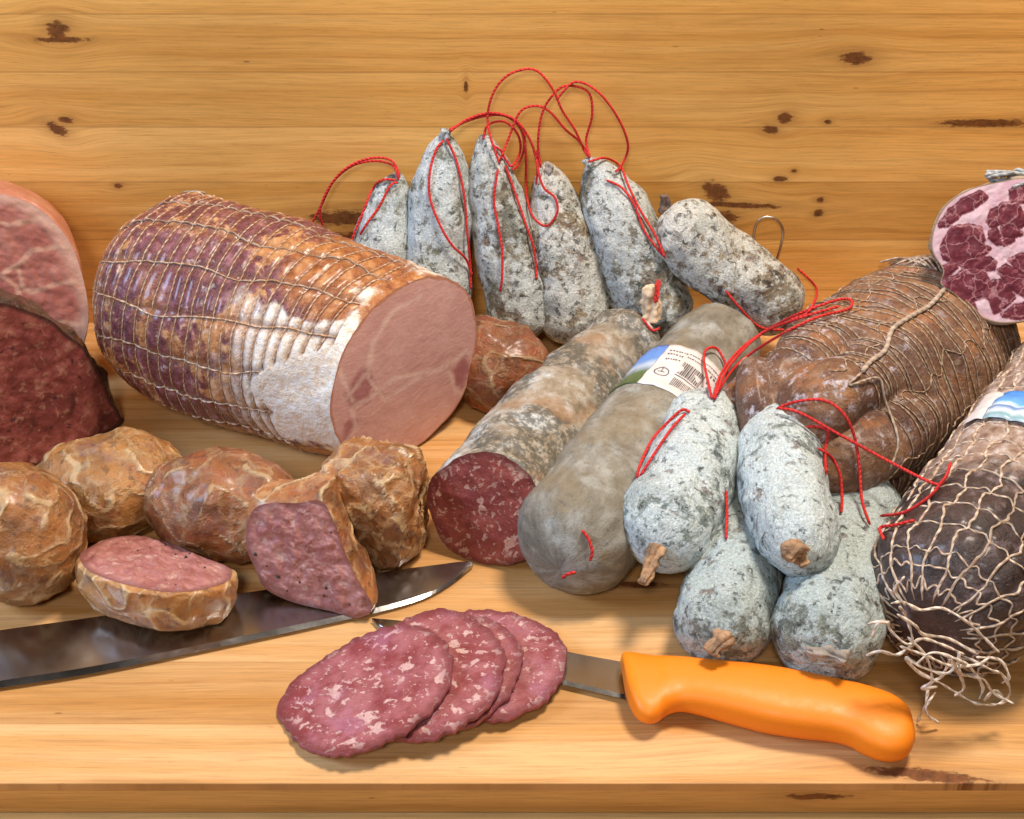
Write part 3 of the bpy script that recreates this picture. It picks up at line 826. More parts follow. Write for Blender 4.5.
# ---------------------------------------------------------------- big netted ham (brown)
def mat_coppa():
    m = M('brown_bladder_skin', rough=.5, spec=.45, coat=.12)
    a = m.noise(.35, 5, .6); b = m.noise(1.6, 7, .68); c = m.noise(7, 5, .7)
    col = m.ramp(a, [(.3, (.075, .032, .022, 1)), (.5, (.18, .085, .048, 1)), (.68, (.33, .17, .075, 1))])
    col = m.mix(m.ma('MULTIPLY', m.step(b, .50, .66), .55), col, (.38, .28, .22, 1))
    col = m.mix(m.ma('MULTIPLY', m.step(m.noise(.5, 4, .6, off=5), .52, .66), .55), col, (.42, .16, .05, 1))
    col = m.mix(m.ma('MULTIPLY', m.step(m.noise(2.6, 5, .7, off=8), .56, .66), .6), col, (.05, .025, .02, 1))
    sheen = m.ma('MULTIPLY', m.ma('MULTIPLY', m.step(m.noise(1.1, 6, .75, off=12), .53, .66), m.attr('pale')), .95)  # bluish-white sheen painted into the skin colour
    col = m.mix(sheen, col, (.55, .50, .56, 1))
    return m.out(col, m.bump(m.ma('ADD', b, m.ma('MULTIPLY', c, .35)), .30, .85), m.ramp(b, [(.35, .38), (.7, .7)]))
ca = G(804, 446, 4.9); cb = G(948, 326, 5.2)
ax = (cb - ca).normalized()
CR = [5.2 + .78 * k for k in range(19)]
def cring(k, u): return CR[k] + .35 * sin(u + 1.2 + k * .2) + .22 * noise.noise(V((k * 2.1, u * .9, 3)))
def coppa_disp(u, x, P):
    h = 0.
    for q in range(len(CR)):
        if abs(x - CR[q]) < 1.3: h -= .17 * math.exp(-((x - cring(q, u)) / .26) ** 2)
    # long deep folds gathered at the front end
    f = 1 - sst(6.0, 10.5, x)
    h += f * (1.0 * (abs(sin(u * 3.5 + .6 + .12 * x + .8 * noise.noise(V((u, x * .4, 2))))) ** .7) - .85)
    h -= .5 * math.exp(-((u - (3.3 + .12 * x)) / .10) ** 2) * (1 - sst(9, 12, x))
    return h
coppa = Tube([ca - ax * 3.6, ca, ca.lerp(cb, .5) , cb, cb + ax * 2.4], [4.8, 5.5, 5.7, 4.9, 4.0], capA=(3.6, .40), capB=(4.2, .5), lump=.55, lf=.22, seed=70, disp=coppa_disp)
t = thing('netted_ham', 'big brown dried ham, lumpy and bound in fine twine netting', 'ham', (ca.x + 3, ca.y + 3, 0))
NETHAM = t
coppa.build('ham_skin', mat_coppa(), t, 240, 260, lambda vs, uv: {'pale': [sst(3.5, 7.5, P.z) * (.35 + .65 * (1 - sst(6, 11, q[1]))) for P, q in zip(vs, uv)]})  # mask of the painted sheen: stronger on top and at the front end
net = Strands()
for k in range(len(CR)):
    if CR[k] < coppa.L - .4:
        net.add([coppa.surf(2 * pi * j / 150, cring(k, 2 * pi * j / 150), .04) for j in range(150)], .05, 5, jit=.6)
        if k % 2: net.add([coppa.surf(2 * pi * j / 150, cring(k, 2 * pi * j / 150) + .25 + .12 * sin(j * .2), .04) for j in range(150)], .035, 5, jit=.6)
for k in range(11):
    u0 = k * 2 * pi / 11
    net.add([coppa.surf(u0 + .18 * noise.noise(V((k * 2.7, s0 * .8, 1))) + .05 * sin(s0 * 3), s0, .05) for s0 in [6.0 - 3 * (k % 2) + (coppa.L - 3.4 - (3 if 0 else 0)) * j / 80 for j in range(60)] if s0 < coppa.L - .2], .04, 5, jit=.6)
net.build('netting', mat_string('brown_net_twine', (.48, .36, .26, 1), (.30, .18, .10, 1), 16.), t)

# ---------------------------------------------------------------- sliced coppa on top right
LM = [
 [(952, 228), (968, 225), (980, 228), (984, 240), (980, 246), (989, 249), (985, 253), (970, 258), (960, 264), (944, 259), (942, 248)],
 [(960, 265), (970, 259), (990, 258), (995, 263), (994, 269), (975, 268), (963, 267)],
 [(941, 268), (950, 264), (957, 268), (950, 275), (941, 278)],
 [(943, 285), (960, 272), (975, 267), (985, 276), (990, 284), (978, 292), (986, 296), (972, 300), (976, 310), (962, 300), (950, 292)],
 [(988, 283), (1000, 280), (1010, 290), (1014, 298), (1006, 306), (995, 312), (990, 300), (982, 296)],
 [(988, 222), (992, 210), (1005, 204), (1015, 203), (1022, 213), (1028, 222), (1018, 228), (1000, 222), (992, 228)],
 [(990, 232), (996, 229), (1000, 236), (994, 241), (989, 238)],
 [(1003, 225), (1012, 226), (1022, 234), (1010, 238), (1002, 234)], [(996, 243), (1008, 238), (1013, 240), (1003, 245)],
 [(999, 270), (1006, 265), (1020, 275), (1040, 290), (1045, 300), (1025, 296), (1008, 287)],
 [(1010, 260), (1022, 254), (1045, 262), (1050, 275), (1030, 276), (1016, 268)],
 [(940, 226), (950, 210), (965, 198), (980, 192), (986, 197), (975, 207), (960, 214), (948, 226)],
 [(1011, 192), (1018, 186), (1040, 186), (1050, 198), (1030, 202), (1011, 201)],
 [(1003, 315), (1015, 305), (1035, 304), (1045, 310), (1020, 318)], [(1035, 215), (1060, 205), (1075, 225), (1060, 245), (1040, 240)], [(1055, 260), (1075, 250), (1080, 275), (1060, 295)],
]
p0 = Y(1005, 250, -11.6); nr = V((-.12, -.93, .35)).normalized()
outl = [(932, 250), (934, 228), (946, 205), (968, 190), (997, 182), (1030, 178), (1062, 188), (1083, 214), (1088, 252), (1076, 290), (1045, 315), (1008, 323), (985, 319), (972, 309), (955, 295), (941, 284), (943, 270)]
lp = dense([PL(x, y, p0, nr) for x, y in outl], 260)
t = thing('cut_dry_ham', 'marbled red and white cut cured ham resting on top of the netted brown one', 'cured ham', (p0.x, p0.y, 8))
def coppaface(vs):
    X, Z = zip(*[proj(v) for v in vs]); return {'lean': list(np.max([inpoly_sd(X, Z, q) for q in LM], axis=0))}
m = M('marbled_cured_cut', rough=.38, spec=.5, sss=.12)
f = m.noise(5, 6, .7); d = m.ma('ADD', m.attr('lean'), m.ma('MULTIPLY', m.ma('SUBTRACT', m.noise(1.8, 5, .7), .5), 7.))
col = m.mix(m.step(m.noise(.8, 4, .6), .35, .65), (.64, .38, .46, 1), (.74, .53, .59, 1))
lc = m.ramp(m.noise(2.2, 6, .7), [(.3, (.085, .010, .022, 1)), (.55, (.17, .026, .042, 1)), (.72, (.36, .11, .13, 1))])
vein = m.vor(.9, 'DISTANCE_TO_EDGE', vec=m.warp(1.5, .5))
lc = m.mix(m.ma('MULTIPLY', m.ma('SUBTRACT', 1., m.step(vein, .01, .045)), .5), lc, (.55, .28, .30, 1))
col = m.mix(m.step(d, -3.4, -1.6), col, lc)
col = m.mix(m.step(m.attr('edge'), .978, .99), col, (.34, .24, .16, 1))
MARB = m.out(col, m.bump(m.ma('ADD', f, m.step(d, -1, 1)), .05, .7))
cutface('ham_cut_face', lp, MARB, t, nr, coppaface, rings=90, rough=.05)
bk_ = V((.30, .90, -.38)).normalized()
loft('ham_skin', lp, [(bk_ * 0, 1), (bk_ * .4, .995), (bk_ * 2.5, .93), (bk_ * 5.5, .86), (bk_ * 7.6, .65), (bk_ * 8.2, .3)], mat_simple('dried_brown_skin', (.30, .22, .16), .7, 3, .2, .5), t, lump=.25, floor=.1)
kn_ = Strands()
rr = random.Random(5)
for k in range(9):
    b0 = PL(1000 + 7 * (k % 5), 184 - 2 * (k % 3), p0, nr) + V((0, .2, 0))
    kn_.add(crom([tuple(b0 + V((rr.uniform(-.8, .8), rr.uniform(-.2, .4), rr.uniform(-.5, .5)))) for i in range(5)], 8), .11, 7)
kn_.build('net_knot', mat_string('grey_net_knot', (.42, .44, .46, 1), (.28, .27, .25, 1)), t)

# ---------------------------------------------------------------- netted salami right
def mat_netsal():
    m = M('dark_netted_casing', rough=.36, spec=.5, coat=.25)
    u, s, L = m.sep(m.attr('uvw', 'Vector'))
    b = m.noise(1.2, 6, .65); a = m.noise(.4, 4, .6)
    d = m.ramp(b, [(.3, (.012, .008, .009, 1)), (.55, (.05, .028, .026, 1)), (.72, (.20, .15, .17, 1))])
    p = m.ramp(m.noise(1.6, 6, .6, off=4), [(.3, (.16, .09, .06, 1)), (.5, (.36, .25, .20, 1)), (.7, (.60, .55, .54, 1))])
    k = m.step(m.ma('ADD', m.attr('dk'), m.ma('MULTIPLY', m.ma('SUBTRACT', m.noise(.7, 5, .6, off=2), .5), 5.)), -.8, .8)
    return m.out(m.mix(k, p, d), m.bump(m.ma('ADD', b, m.noise(7, 4, .7)), .12, .8), m.ramp(b, [(.35, .3), (.7, .6)]))
na = G(938, 612, 4.2); nb = G(1092, 398, 4.8)
nax = (nb - na).normalized()
NR, NLn = 1.45, 22
def ns_disp(u, x, P):
    a = u / (2 * pi / NLn); a -= round(a); h = -.10 * math.exp(-(a / .16) ** 2)
    b = x / NR; b -= round(b); h -= .10 * math.exp(-(b / .10) ** 2)
    return h if x > 1.2 else h * x / 1.2
nsal = Tube([na - nax * 1.4, na + nax * 1.5, na.lerp(nb, .5), nb, nb + nax * 3], [3.9, 4.3, 4.75, 4.8, 4.5], capA=(3.2, .36), capB=(3, .5), lump=.25, seed=80, disp=ns_disp)
t = thing('netted_salami', 'fat dark salami in knotted white netting with frayed end and a blue picture label', 'salami', (na.x + 3, na.y + 4, 0))
nsal.build('casing', mat_netsal(), t, 240, 240, lambda vs, uv: {'dk': [4.6 - .38 * q[1] * 1.55 + .9 * max(0, sin(q[0]) if False else 0) for q in uv]})
net = Strands()
def nwob(a, b): return .13 * noise.noise(V((a * 1.9, b * 1.9, 4)))
for k in [.25, .6] + list(range(1, int(nsal.L / NR))):
    net.add([nsal.surf(2 * pi * j / 200, k * NR + nwob(j * .12, k) * 1.6 + .07 * sin(j / 200 * 2 * pi * NLn + k * pi), .03) for j in range(200)], .052, 6, jit=.5)
for k in range(NLn):
    net.add([nsal.surf((k + nwob(k, s0) * 1.3 + .13 * sin(s0 / NR * pi + k * pi)) * 2 * pi / NLn, s0, .035) for s0 in [.12 + (nsal.L - 1.0) * j / 150 for j in range(151)]], .068, 6, jit=.5)
net.build('netting', mat_string('white_net_twine', (.68, .54, .43, 1), (.40, .26, .17, 1), 13.), t)
# frayed bunch of loops at the front end
fr = Strands(); rr = random.Random(11)
frmat = mat_string('frayed_white_twine', (.88, .80, .72, 1), (.66, .50, .38, 1), 14.)
for ctl, dep in (([(868, 625), (885, 622), (893, 632), (905, 640), (925, 642), (945, 650), (965, 655)], .4),
            ([(868, 655), (880, 648), (895, 655), (905, 652), (912, 640), (905, 620), (898, 604)], .4),
            ([(890, 600), (905, 605), (920, 612), (945, 612), (965, 620), (985, 640), (1000, 652)], .3),
            ([(895, 610), (915, 622), (925, 635), (950, 640), (975, 650)], .4),
            ([(900, 645), (925, 655), (950, 665), (975, 662), (990, 655)], .8), ([(905, 655), (920, 672), (940, 682), (950, 690), (975, 700), (1000, 706), (1012, 695), (1005, 680), (990, 668), (972, 662)], .7),
            ([(915, 662), (932, 650), (955, 655), (972, 672), (985, 690), (980, 697)], .9), ([(940, 720), (925, 708), (930, 690), (942, 676), (950, 655)], .3), ([(918, 726), (924, 708), (938, 696)], .2),
            ([(908, 640), (925, 658), (930, 678), (922, 692), (938, 690)], .9), ([(958, 650), (958, 668), (968, 680), (985, 682), (995, 695), (1012, 700)], .9), ([(975, 655), (1000, 662), (1008, 672), (1000, 680)], .5),
            ([(960, 660), (945, 672), (925, 668), (905, 660)], 1.1), ([(950, 655), (965, 690), (955, 700)], 1.1), ([(985, 700), (995, 690), (1003, 695)], .5), ([(903, 575), (898, 592), (905, 606)], .3), ([(870, 632), (876, 620), (890, 618)], .5)):
    y0 = na.y - 3.0
    P = []
    for x, y in ctl:
        q = Y(x, y, y0 - dep)
        if q.z < .3: q = G(x, y, .15 + .15 * dep)
        P.append(tuple(q + V((rr.uniform(-.08, .08), rr.uniform(-.3, .3), rr.uniform(-.06, .06)))))
    fr.add(crom(P, 10), .066, 6, jit=.8)
fr.build('frayed_net_end', frmat, t)
# blue label on netted salami
ua, sa = findu(nsal, 1010, 405); LB = near(nsal, G(1040, 440, 4.7))
m = M('blue_landscape_print', rough=.3, spec=.5)
_u, _v, _w = m.sep(m.attr('uvw', 'Vector'))
kk = m.ma('ADD', _v, m.ma('MULTIPLY', m.ma('SUBTRACT', m.noise(1.0, 4, .6), .5), .7))
bl = m.out(m.ramp(m.ma('DIVIDE', kk, 3.0), [(0, (.40, .52, .60, 1)), (.10, (.18, .36, .42, 1)), (.22, (.62, .70, .76, 1)), (.34, (.10, .22, .50, 1)), (.42, (.60, .72, .82, 1)), (.5, (.12, .36, .80, 1)), (1, (.06, .26, .78, 1))]))

# ---------------------------------------------------------------- cooked ham (far left)
hp0 = V((-30, -6.2, 6)); hn = V((.10, -1, .12)).normalized()
ho = [(86, 334), (88, 305), (82, 275), (73, 248), (58, 226), (38, 208), (14, 197), (-15, 192), (-60, 193), (-110, 206), (-150, 240), (-165, 290), (-150, 340), (-100, 366), (0, 366), (70, 362)]
lp = dense([PL(x, y, hp0, hn) for x, y in ho], 240)
for p in lp: p.z = max(p.z, .05)
t = thing('cooked_ham', 'pale pink cooked ham with its cut side facing forward at the left edge', 'ham', (-32, -4, 0))
def hamface(vs):
    seams = [[(-40, 268), (0, 275), (22, 262), (32, 250), (68, 246)], [(18, 268), (22, 285), (30, 293), (60, 283), (84, 282)], [(0, 275), (15, 285), (22, 300), (40, 320), (84, 325)], [(-30, 215), (10, 225), (40, 218), (60, 230)]]
    return {'seam': [min(pld(*proj(v), q) for q in seams) for v in vs]}
m = M('cooked_ham_cut', rough=.42, spec=.5, sss=.15)
n = m.noise(.35, 4, .6); f = m.noise(4, 6, .7)
col = m.ramp(n, [(.3, (.36, .10, .075, 1)), (.5, (.47, .16, .115, 1)), (.7, (.58, .25, .18, 1))])
sm = m.ma('ADD', m.attr('seam'), m.ma('MULTIPLY', m.ma('SUBTRACT', m.noise(1.5, 4, .7), .5), 8.))
col = m.mix(m.ma('MULTIPLY', m.ma('SUBTRACT', 1., m.step(sm, .5, 4.)), .6), col, (.72, .42, .28, 1))
col = m.mix(m.ma('MULTIPLY', m.step(m.ma('ADD', m.attr('edge'), m.ma('MULTIPLY', m.ma('SUBTRACT', m.noise(.4, 3, .6), .5), .2)), .84, 1.), .75), col, (.78, .46, .33, 1))
HC = m.out(col, m.bump(m.ma('ADD', f, m.noise(1.2, 4, .6)), .05, .8))
cutface('ham_cut_face', lp, HC, t, hn, hamface, rings=80, rough=.09, bulge=.1)
m = M('pink_ham_rind', rough=.35, spec=.5, sss=.15, coat=.2)
HR = m.out(m.ramp(m.noise(.5, 5, .6), [(.3, (.40, .13, .085, 1)), (.55, (.52, .21, .145, 1)), (.75, (.62, .36, .27, 1))]), m.bump(m.noise(2, 5, .6), .08))
hb = V((-.3, 1, -.22))
loft('ham_rind', lp, [(hb * 0, 1), (hb * .5, 1.01), (hb * 2.5, 1.0), (hb * 5, .95), (hb * 6.8, .86), (hb * 7.4, .6)], HR, t, lump=.3, lf=.25)

# ---------------------------------------------------------------- dark meat loaf
q0 = G(118, 428, .05); q1 = G(0, 482, .05)
d = (q1 - q0); pn = V((d.y, -d.x, 0)).normalized()
if pn.y > 0: pn = -pn
pn = (pn + V((0, 0, .08))).normalized()
po = [(117, 427), (119, 412), (112, 402), (104, 380), (97, 370), (86, 349), (66, 334), (52, 321), (28, 311), (0, 303), (-40, 312), (-75, 340), (-95, 385), (-100, 440), (-90, 505), (-70, 515), (0, 482), (60, 454)]
lp = dense([PL(x, y, q0, pn) for x, y in po], 240)
for p in lp: p.z = max(p.z, .05)
t = thing('meat_loaf', 'dark brown-red block of coarse meat loaf with a glossy black crust', 'meat loaf', (-30, -11, 0))
m = M('coarse_dark_meat', rough=.6, spec=.4)
a = m.noise(.5, 5, .6, dist=.8); b = m.noise(1.8, 6, .7, dist=.5); f = m.noise(7, 5, .7)
col = m.ramp(a, [(.3, (.08, .016, .014, 1)), (.5, (.19, .040, .036, 1)), (.68, (.30, .09, .075, 1))])
col = m.mix(m.ma('MULTIPLY', m.step(b, .54, .62), .6), col, (.34, .17, .12, 1))
col = m.mix(m.ma('MULTIPLY', m.step(m.noise(.9, 4, .7, off=6, dist=1.), .62, .67), .8), col, (.02, .008, .006, 1))
col = m.mix(m.ma('MULTIPLY', m.step(m.attr('edge'), .94, .985), .85), col, (.03, .012, .008, 1))
LC = m.out(col, m.bump(m.ma('ADD', b, m.ma('MULTIPLY', f, .6)), .06, .9))
cutface('loaf_cut_face', lp, LC, t, pn, rings=80, rough=.09)
m = M('black_glossy_crust', rough=.22, spec=.6, coat=.6)
CRS = m.out(m.ramp(m.noise(1.5, 6, .65), [(.35, (.018, .009, .008, 1)), (.6, (.09, .032, .018, 1)), (.75, (.16, .07, .04, 1))]), m.bump(m.noise(2.2, 6, .65), .3))
loft('loaf_crust', lp, [(-pn * 0, 1), (-pn * .5, 1.05), (-pn * 1.6, 1.07), (-pn * 3.2, 1.0), (-pn * 4.3, .8), (-pn * 4.7, .3)], CRS, t, lump=.45, lf=.5, fine=.08)

# ---------------------------------------------------------------- caul fat patties
def mat_caul(name, seed, tone=(.30, .155, .055, 1), red=.4, light=1.):
    m = M(name, rough=.34, spec=.5, coat=.32); tone = (tone[0] * .92, tone[1] * .70, tone[2] * .52, 1); light *= 1.05
    w = m.warp(.8, .7); w2 = m.warp(1.3, .35)
    a = m.noise(.45, 5, .6, off=seed); b = m.noise(1.8, 6, .65, off=seed); c = m.noise(7, 4, .7)
    col = m.ramp(a, [(.32, tuple(x * .45 for x in tone[:3]) + (1,)), (.5, tone), (.7, (tone[0] * 1.45, tone[1] * 1.5, tone[2] * 1.5, 1))])
    col = m.mix(m.ma('MULTIPLY', m.step(m.noise(.6, 4, .6, off=seed + 4), .52, .64), red), col, (.30, .07, .025, 1))
    col = m.mix(m.ma('MULTIPLY', m.step(b, .52, .64), .6), col, (.045, .022, .016, 1))
    col = m.mix(m.ma('MULTIPLY', m.step(m.noise(.35, 4, .6, off=seed + 22), .54, .66), .45), col, (.16, .08, .09, 1))
    e = m.vor(.62, 'DISTANCE_TO_EDGE', vec=m.vm('ADD', w, (seed, 0, 0))); e2 = m.vor(1.5, 'DISTANCE_TO_EDGE', vec=m.vm('ADD', w2, (0, seed, 0)))
    v1 = m.ma('MULTIPLY', m.ma('SUBTRACT', 1., m.step(e, .02, .13)), m.step(m.noise(.5, 3, .5, off=seed + 9), .38, .55))
    v2 = m.ma('MULTIPLY', m.ma('SUBTRACT', 1., m.step(e2, .01, .09)), m.step(m.noise(.7, 3, .5, off=seed + 15), .45, .6))
    v = m.ma('MAXIMUM', m.ma('MULTIPLY', v1, .55), m.ma('MULTIPLY', v2, .4))
    v = m.ma('MULTIPLY', v, m.step(m.noise(2.5, 4, .7, off=3), .2, .6)); rg = m.step(m.ma('ADD', m.attr('rdg'), m.ma('MULTIPLY', m.ma('SUBTRACT', m.noise(2., 5, .7), .5), .7)), .15, .75); v = m.ma('MAXIMUM', m.ma('MULTIPLY', v, .6), m.ma('MULTIPLY', rg, .6))
    col = m.mix(v, col, (.62 * light, .46 * light, .26 * light, 1))
    h = m.ma('ADD', m.ma('MULTIPLY', v, .8), m.ma('ADD', b, m.ma('MULTIPLY', c, .25)))
    return m.out(col, m.bump(h, .2, .85), m.ramp(b, [(.35, .3), (.7, .6)]))
GC = 'caul-wrapped meat patties'
def patty(label, px, py, rad, mat, rot=0., tilt=0., z=None, **k):
    c = G(px, py, z if z is not None else rad[2] * .93)
    t = thing('meat_patty', label, 'meat patty', (c.x, c.y, 0), GC)
    o = blob('caul_wrapping', c, rad, mat, t, rot, tilt, **k); return t
def folds(seed, f=1.2, a=.10):
    def g(P):
        q = P * f; w = V((noise.noise(q * .4), noise.noise(q * .4 + V((7, 3, 1))), noise.noise(q * .4 + V((1, 9, 4))))) * .6
        n1 = 1 - abs(noise.noise(q * .36 + w + V((seed, 0, 0)))) ; n2 = 1 - abs(noise.noise(q * .75 + w + V((0, seed, 0))))
        return a * (n1 ** 9 + .5 * n2 ** 9 - .3)
    g.a = a
    return g
patty('round roasted meat patty with a web of pale fat at the left edge', 14, 536, (3.6, 3.4, 3.9), mat_caul('caul_fat_round', 1., (.33, .17, .06, 1), .35), seed=1, lump=.45, disp=folds(1))
patty('oval tan meat patty behind the round one and below the dark loaf', 112, 484, (4.3, 3.3, 2.9), mat_caul('caul_fat_tan', 8., (.42, .24, .085, 1), .45), rot=.12, seed=4, lump=.5, disp=folds(3))
patty('darker oval meat patty with a purple-brown end, between the tan one and the cut half', 224, 508, (4.6, 3.0, 3.0), mat_caul('caul_fat_dark', 15., (.28, .125, .05, 1), .65, .85), rot=-.2, seed=7, lump=.55, disp=folds(5))
patty('upright blocky meat patty with long folds of fat, touching the pork roast', 372, 502, (2.75, 2.7, 3.1), mat_caul('caul_fat_folded', 22., (.34, .18, .07, 1), .35, 1.1), rot=-.25, seed=12, pw=3.8, lump=.5, lf=.35, disp=folds(7, 1.8, .22))
patty('brown meat patty tucked behind the cut pork roast', 492, 362, (3.5, 3.0, 2.9), mat_caul('caul_fat_brown', 30., (.22, .085, .03, 1), .6, .6), rot=-.5, seed=15, lump=.5, disp=folds(9))
PC = mat_salcut('coarse_pink_patty_cut', (.34, .12, .11, 1), (.48, .215, .195, 1), (.60, .36, .31, 1), 1.5, .58, rough=.34, soft=.1)
def pepper(parent, loop, nrm, n, seed, mat):
    rr = random.Random(seed); c = sum(loop, V((0, 0, 0))) / len(loop); nv = nrm.normalized()
    vs, fs = [], []
    for _ in range(n):
        p = c.lerp(rr.choice(loop), .9 * rr.random() ** .6) + nv * .05; r = rr.uniform(.05, .12); b = len(vs)
        for i in range(5):
            for j in range(6):
                th = pi * i / 4; ph = pi * j / 3
                vs.append(p + V((sin(th) * cos(ph), sin(th) * sin(ph), cos(th))) * r * rr.uniform(.8, 1.15))
        for i in range(4):
            for j in range(6): fs.append((b + i * 6 + j, b + i * 6 + (j + 1) % 6, b + i * 6 + 6 + (j + 1) % 6, b + i * 6 + 6 + j))
    return mk('peppercorn_flecks', vs, fs, mat, parent)
pepm = mat_simple('black_pepper', (.03, .022, .018), .5, 9, .03, .4)
# standing half
k0 = G(305, 606, .45); kn0 = V((-.22, -.93, .28)).normalized()
ko = [(255, 508), (272, 503), (298, 503), (321, 501), (334, 522), (345, 552), (358, 580), (371, 602), (370, 612), (356, 618), (330, 611), (303, 605), (282, 598), (264, 587), (255, 568), (247, 548), (247, 524)]
lp = dense([PL(x, y, k0, kn0) for x, y in ko], 220)
t = thing('halved_meat_patty', 'cut patty half standing on the knife blade with its pink face forward', 'meat patty', (k0.x, k0.y + 2, 0), GC)
fc = cutface('patty_cut_face', lp, PC, t, kn0, rings=60, rough=.14, bulge=.1)
pepper(t, lp, kn0, 16, 2, pepm)
b = V((.10, .99, .02))
loft('caul_wrapping', lp, [(b * 0, 1), (b * .35, 1.045), (b * 1.2, 1.05), (b * 2.2, .95) , (b * 3.0, .75), (b * 3.4, .4), (b * 3.5, .05)], mat_caul('caul_fat_half', 37., (.42, .21, .085, 1), .5, 1.1), t, lump=.3, floor=.42, disp=folds(11, 1.1, .16))
# lying half on the blade
k1_ = G(150, 575, 3.3); kn1 = V((.10, .28, .95)).normalized()
ko = [(80, 556), (92, 546), (112, 538), (140, 536), (170, 543), (200, 556), (226, 566), (232, 573), (226, 582), (200, 590), (170, 592), (140, 588), (110, 580), (88, 570)]
lp = dense([PL(x, y, k1_, kn1) for x, y in ko], 220)
t = thing('halved_meat_patty', 'cut patty half lying on the knife blade with its pink face turned up', 'meat patty', (k1_.x, k1_.y, 0), GC)
cutface('patty_cut_face', lp, PC, t, kn1, rings=60, rough=.16, bulge=.15)
pepper(t, lp, kn1, 14, 5, pepm)
b = V((-.08, -.05, -1))
loft('caul_wrapping', lp, [(b * 0, 1), (b * .3, 1.05), (b * 1.4, 1.06), (b * 2.2, .98), (b * 2.75, .82), (b * 2.95, .1)], mat_caul('caul_fat_lying_half', 44., (.50, .29, .11, 1), .35, 1.2), t, lump=.22, floor=.42, disp=folds(13, 1.1, .14))

# ---------------------------------------------------------------- knives
def mat_steel(name, rough=.17, col=(.40, .39, .385, 1)):
    m = M(name, rough=rough); m.b.inputs['Metallic'].default_value = 1.
    s = m.noise(3, 5, .7, vec=m.vm('MULTIPLY', m.pos, (.08, 4., 4.))); sm = m.noise(.4, 5, .65)
    c = m.mix(.5, col, m.ramp(sm, [(.3, .85), (.7, 1.05)]), 'MULTIPLY')
    return m.out(c, m.bump(s, .0015, .5), m.ramp(sm, [(.3, rough), (.7, rough + .10)]))
def blade(name, top, bot, z, th, mat, parent, zt=None):
    """outline from two rails (world pts); spine rail thicker than edge rail"""
    n = len(top); vs, fs = [], []
    for i in range(n):
        a, b = top[i], bot[i]
        for k, h in ((0, th), (.9, th * .8), (1, .01)):
            p = a.lerp(b, k); vs.append(p + V((0, 0, h / 2)))
        for k, h in ((1, .01), (.9, th * .8), (0, th)):
            p = a.lerp(b, k); vs.append(p - V((0, 0, h / 2)))
    for i in range(n - 1):
        for j in range(6):
            a, b = i * 6 + j, i * 6 + (j + 1) % 6; fs.append((a, a + 6, b + 6, b))
    fs.append(tuple(range(6))); fs.append(tuple((n - 1) * 6 + j for j in reversed(range(6))))
    return mk(name, vs, fs, mat, parent, smooth=False)
steel = mat_steel('worn_knife_steel')
zt = .28
topr = [(-150, 655), (0, 632), (100, 618), (230, 597), (300, 586), (380, 574), (440, 566), (460, 563.5), (472, 563.5)]
botr = [(-150, 711), (0, 688), (100, 672), (230, 645), (300, 630), (380, 612), (425, 598), (452, 583), (473, 566)]
T_ = [V(p) for p in crom([tuple(G(x, y, zt)) for x, y in topr], 6)]; B_ = [V(p) for p in crom([tuple(G(x, y, zt - .05)) for x, y in botr], 6)]
t = thing('chef_knife', 'long dark steel kitchen knife blade running in from the left under the cut patties', 'knife', (T_[6].x, T_[6].y, 0))
blade('blade', T_, B_, zt, .24, steel, t)
hm = mat_simple('black_knife_handle', (.02, .02, .02), .4, 5, .01, .2)
ha = (T_[0] + B_[0]) / 2; hd = (ha - (T_[6] + B_[6]) / 2).normalized()
hh = Tube([ha - hd * .3, ha + hd * 4, ha + hd * 8, ha + hd * 12], [1.5, 1.2, 1.45, 1.2], (.5, .4), (1.2, .5), lump=.02, fine=0, flat=.7)
hh.c = [c + V((0, 0, .7)) for c in hh.c]; hh.build('handle', hm, t, 40, 60)
# boning knife
t = thing('boning_knife', 'small boning knife with a bright orange plastic handle, blade under the salami slices', 'knife', (10, -33, 0))
topr = [(372, 619.5), (400, 622), (450, 628), (520, 641), (567, 653), (626, 664)]
botr = [(372, 620.5), (385, 630), (430, 650), (500, 671), (560, 684), (628, 700)]
T_ = [V(p) for p in crom([tuple(G(x, y, .35 if i else .2)) for i, (x, y) in enumerate(topr)], 6)]; B_ = [V(p) for p in crom([tuple(G(x, y, .3 if i else .2)) for i, (x, y) in enumerate(botr)], 6)]
blade('blade', T_, B_, .3, .2, mat_steel('thin_knife_steel', .2, (.30, .29, .28, 1)), t)
hz = 1.0
secs = [(622, 663, 676, .35), (624, 657, 694, .6), (629, 656, 709, .78), (636, 656.5, 720, .85), (646, 658, 725, .85), (656, 659.5, 723, .85), (666, 660.5, 715, .9), (680, 662, 711, .95), (700, 664.5, 714, 1.05), (730, 668, 722, 1.15), (765, 672, 731, 1.2), (800, 677.5, 736.5, 1.2),
        (830, 683, 740, 1.15), (848, 687, 745, 1.1), (862, 690, 753, 1.1), (876, 694, 759, 1.1), (890, 699, 761, 1.05), (902, 707, 758.5, .95), (909, 715, 752, .75), (912.5, 725, 743, .4)]
sv = crom([(x, a, b, th) for x, a, b, th in secs], 6)
vs, fs = [], []
K = 40
for x, a, b, th in sv:
    A = G(x - 2 , a, hz); B = G(x + 2, b, hz); c = (A + B) / 2; w = (A - B) / 2 * .93; th *= .93
    for j in range(K):
        an = 2 * pi * j / K; ca, sa = cos(an), sin(an)
        ex = .78
        vs.append(c + w * (abs(ca) ** ex * (1 if ca > 0 else -1)) + V((0, 0, th * (abs(sa) ** ex) * (1 if sa > 0 else -1))))
n = len(sv)
for i in range(n - 1):
    for j in range(K):
        a, b = i * K + j, i * K + (j + 1) % K; fs.append((a, a + K, b + K, b))
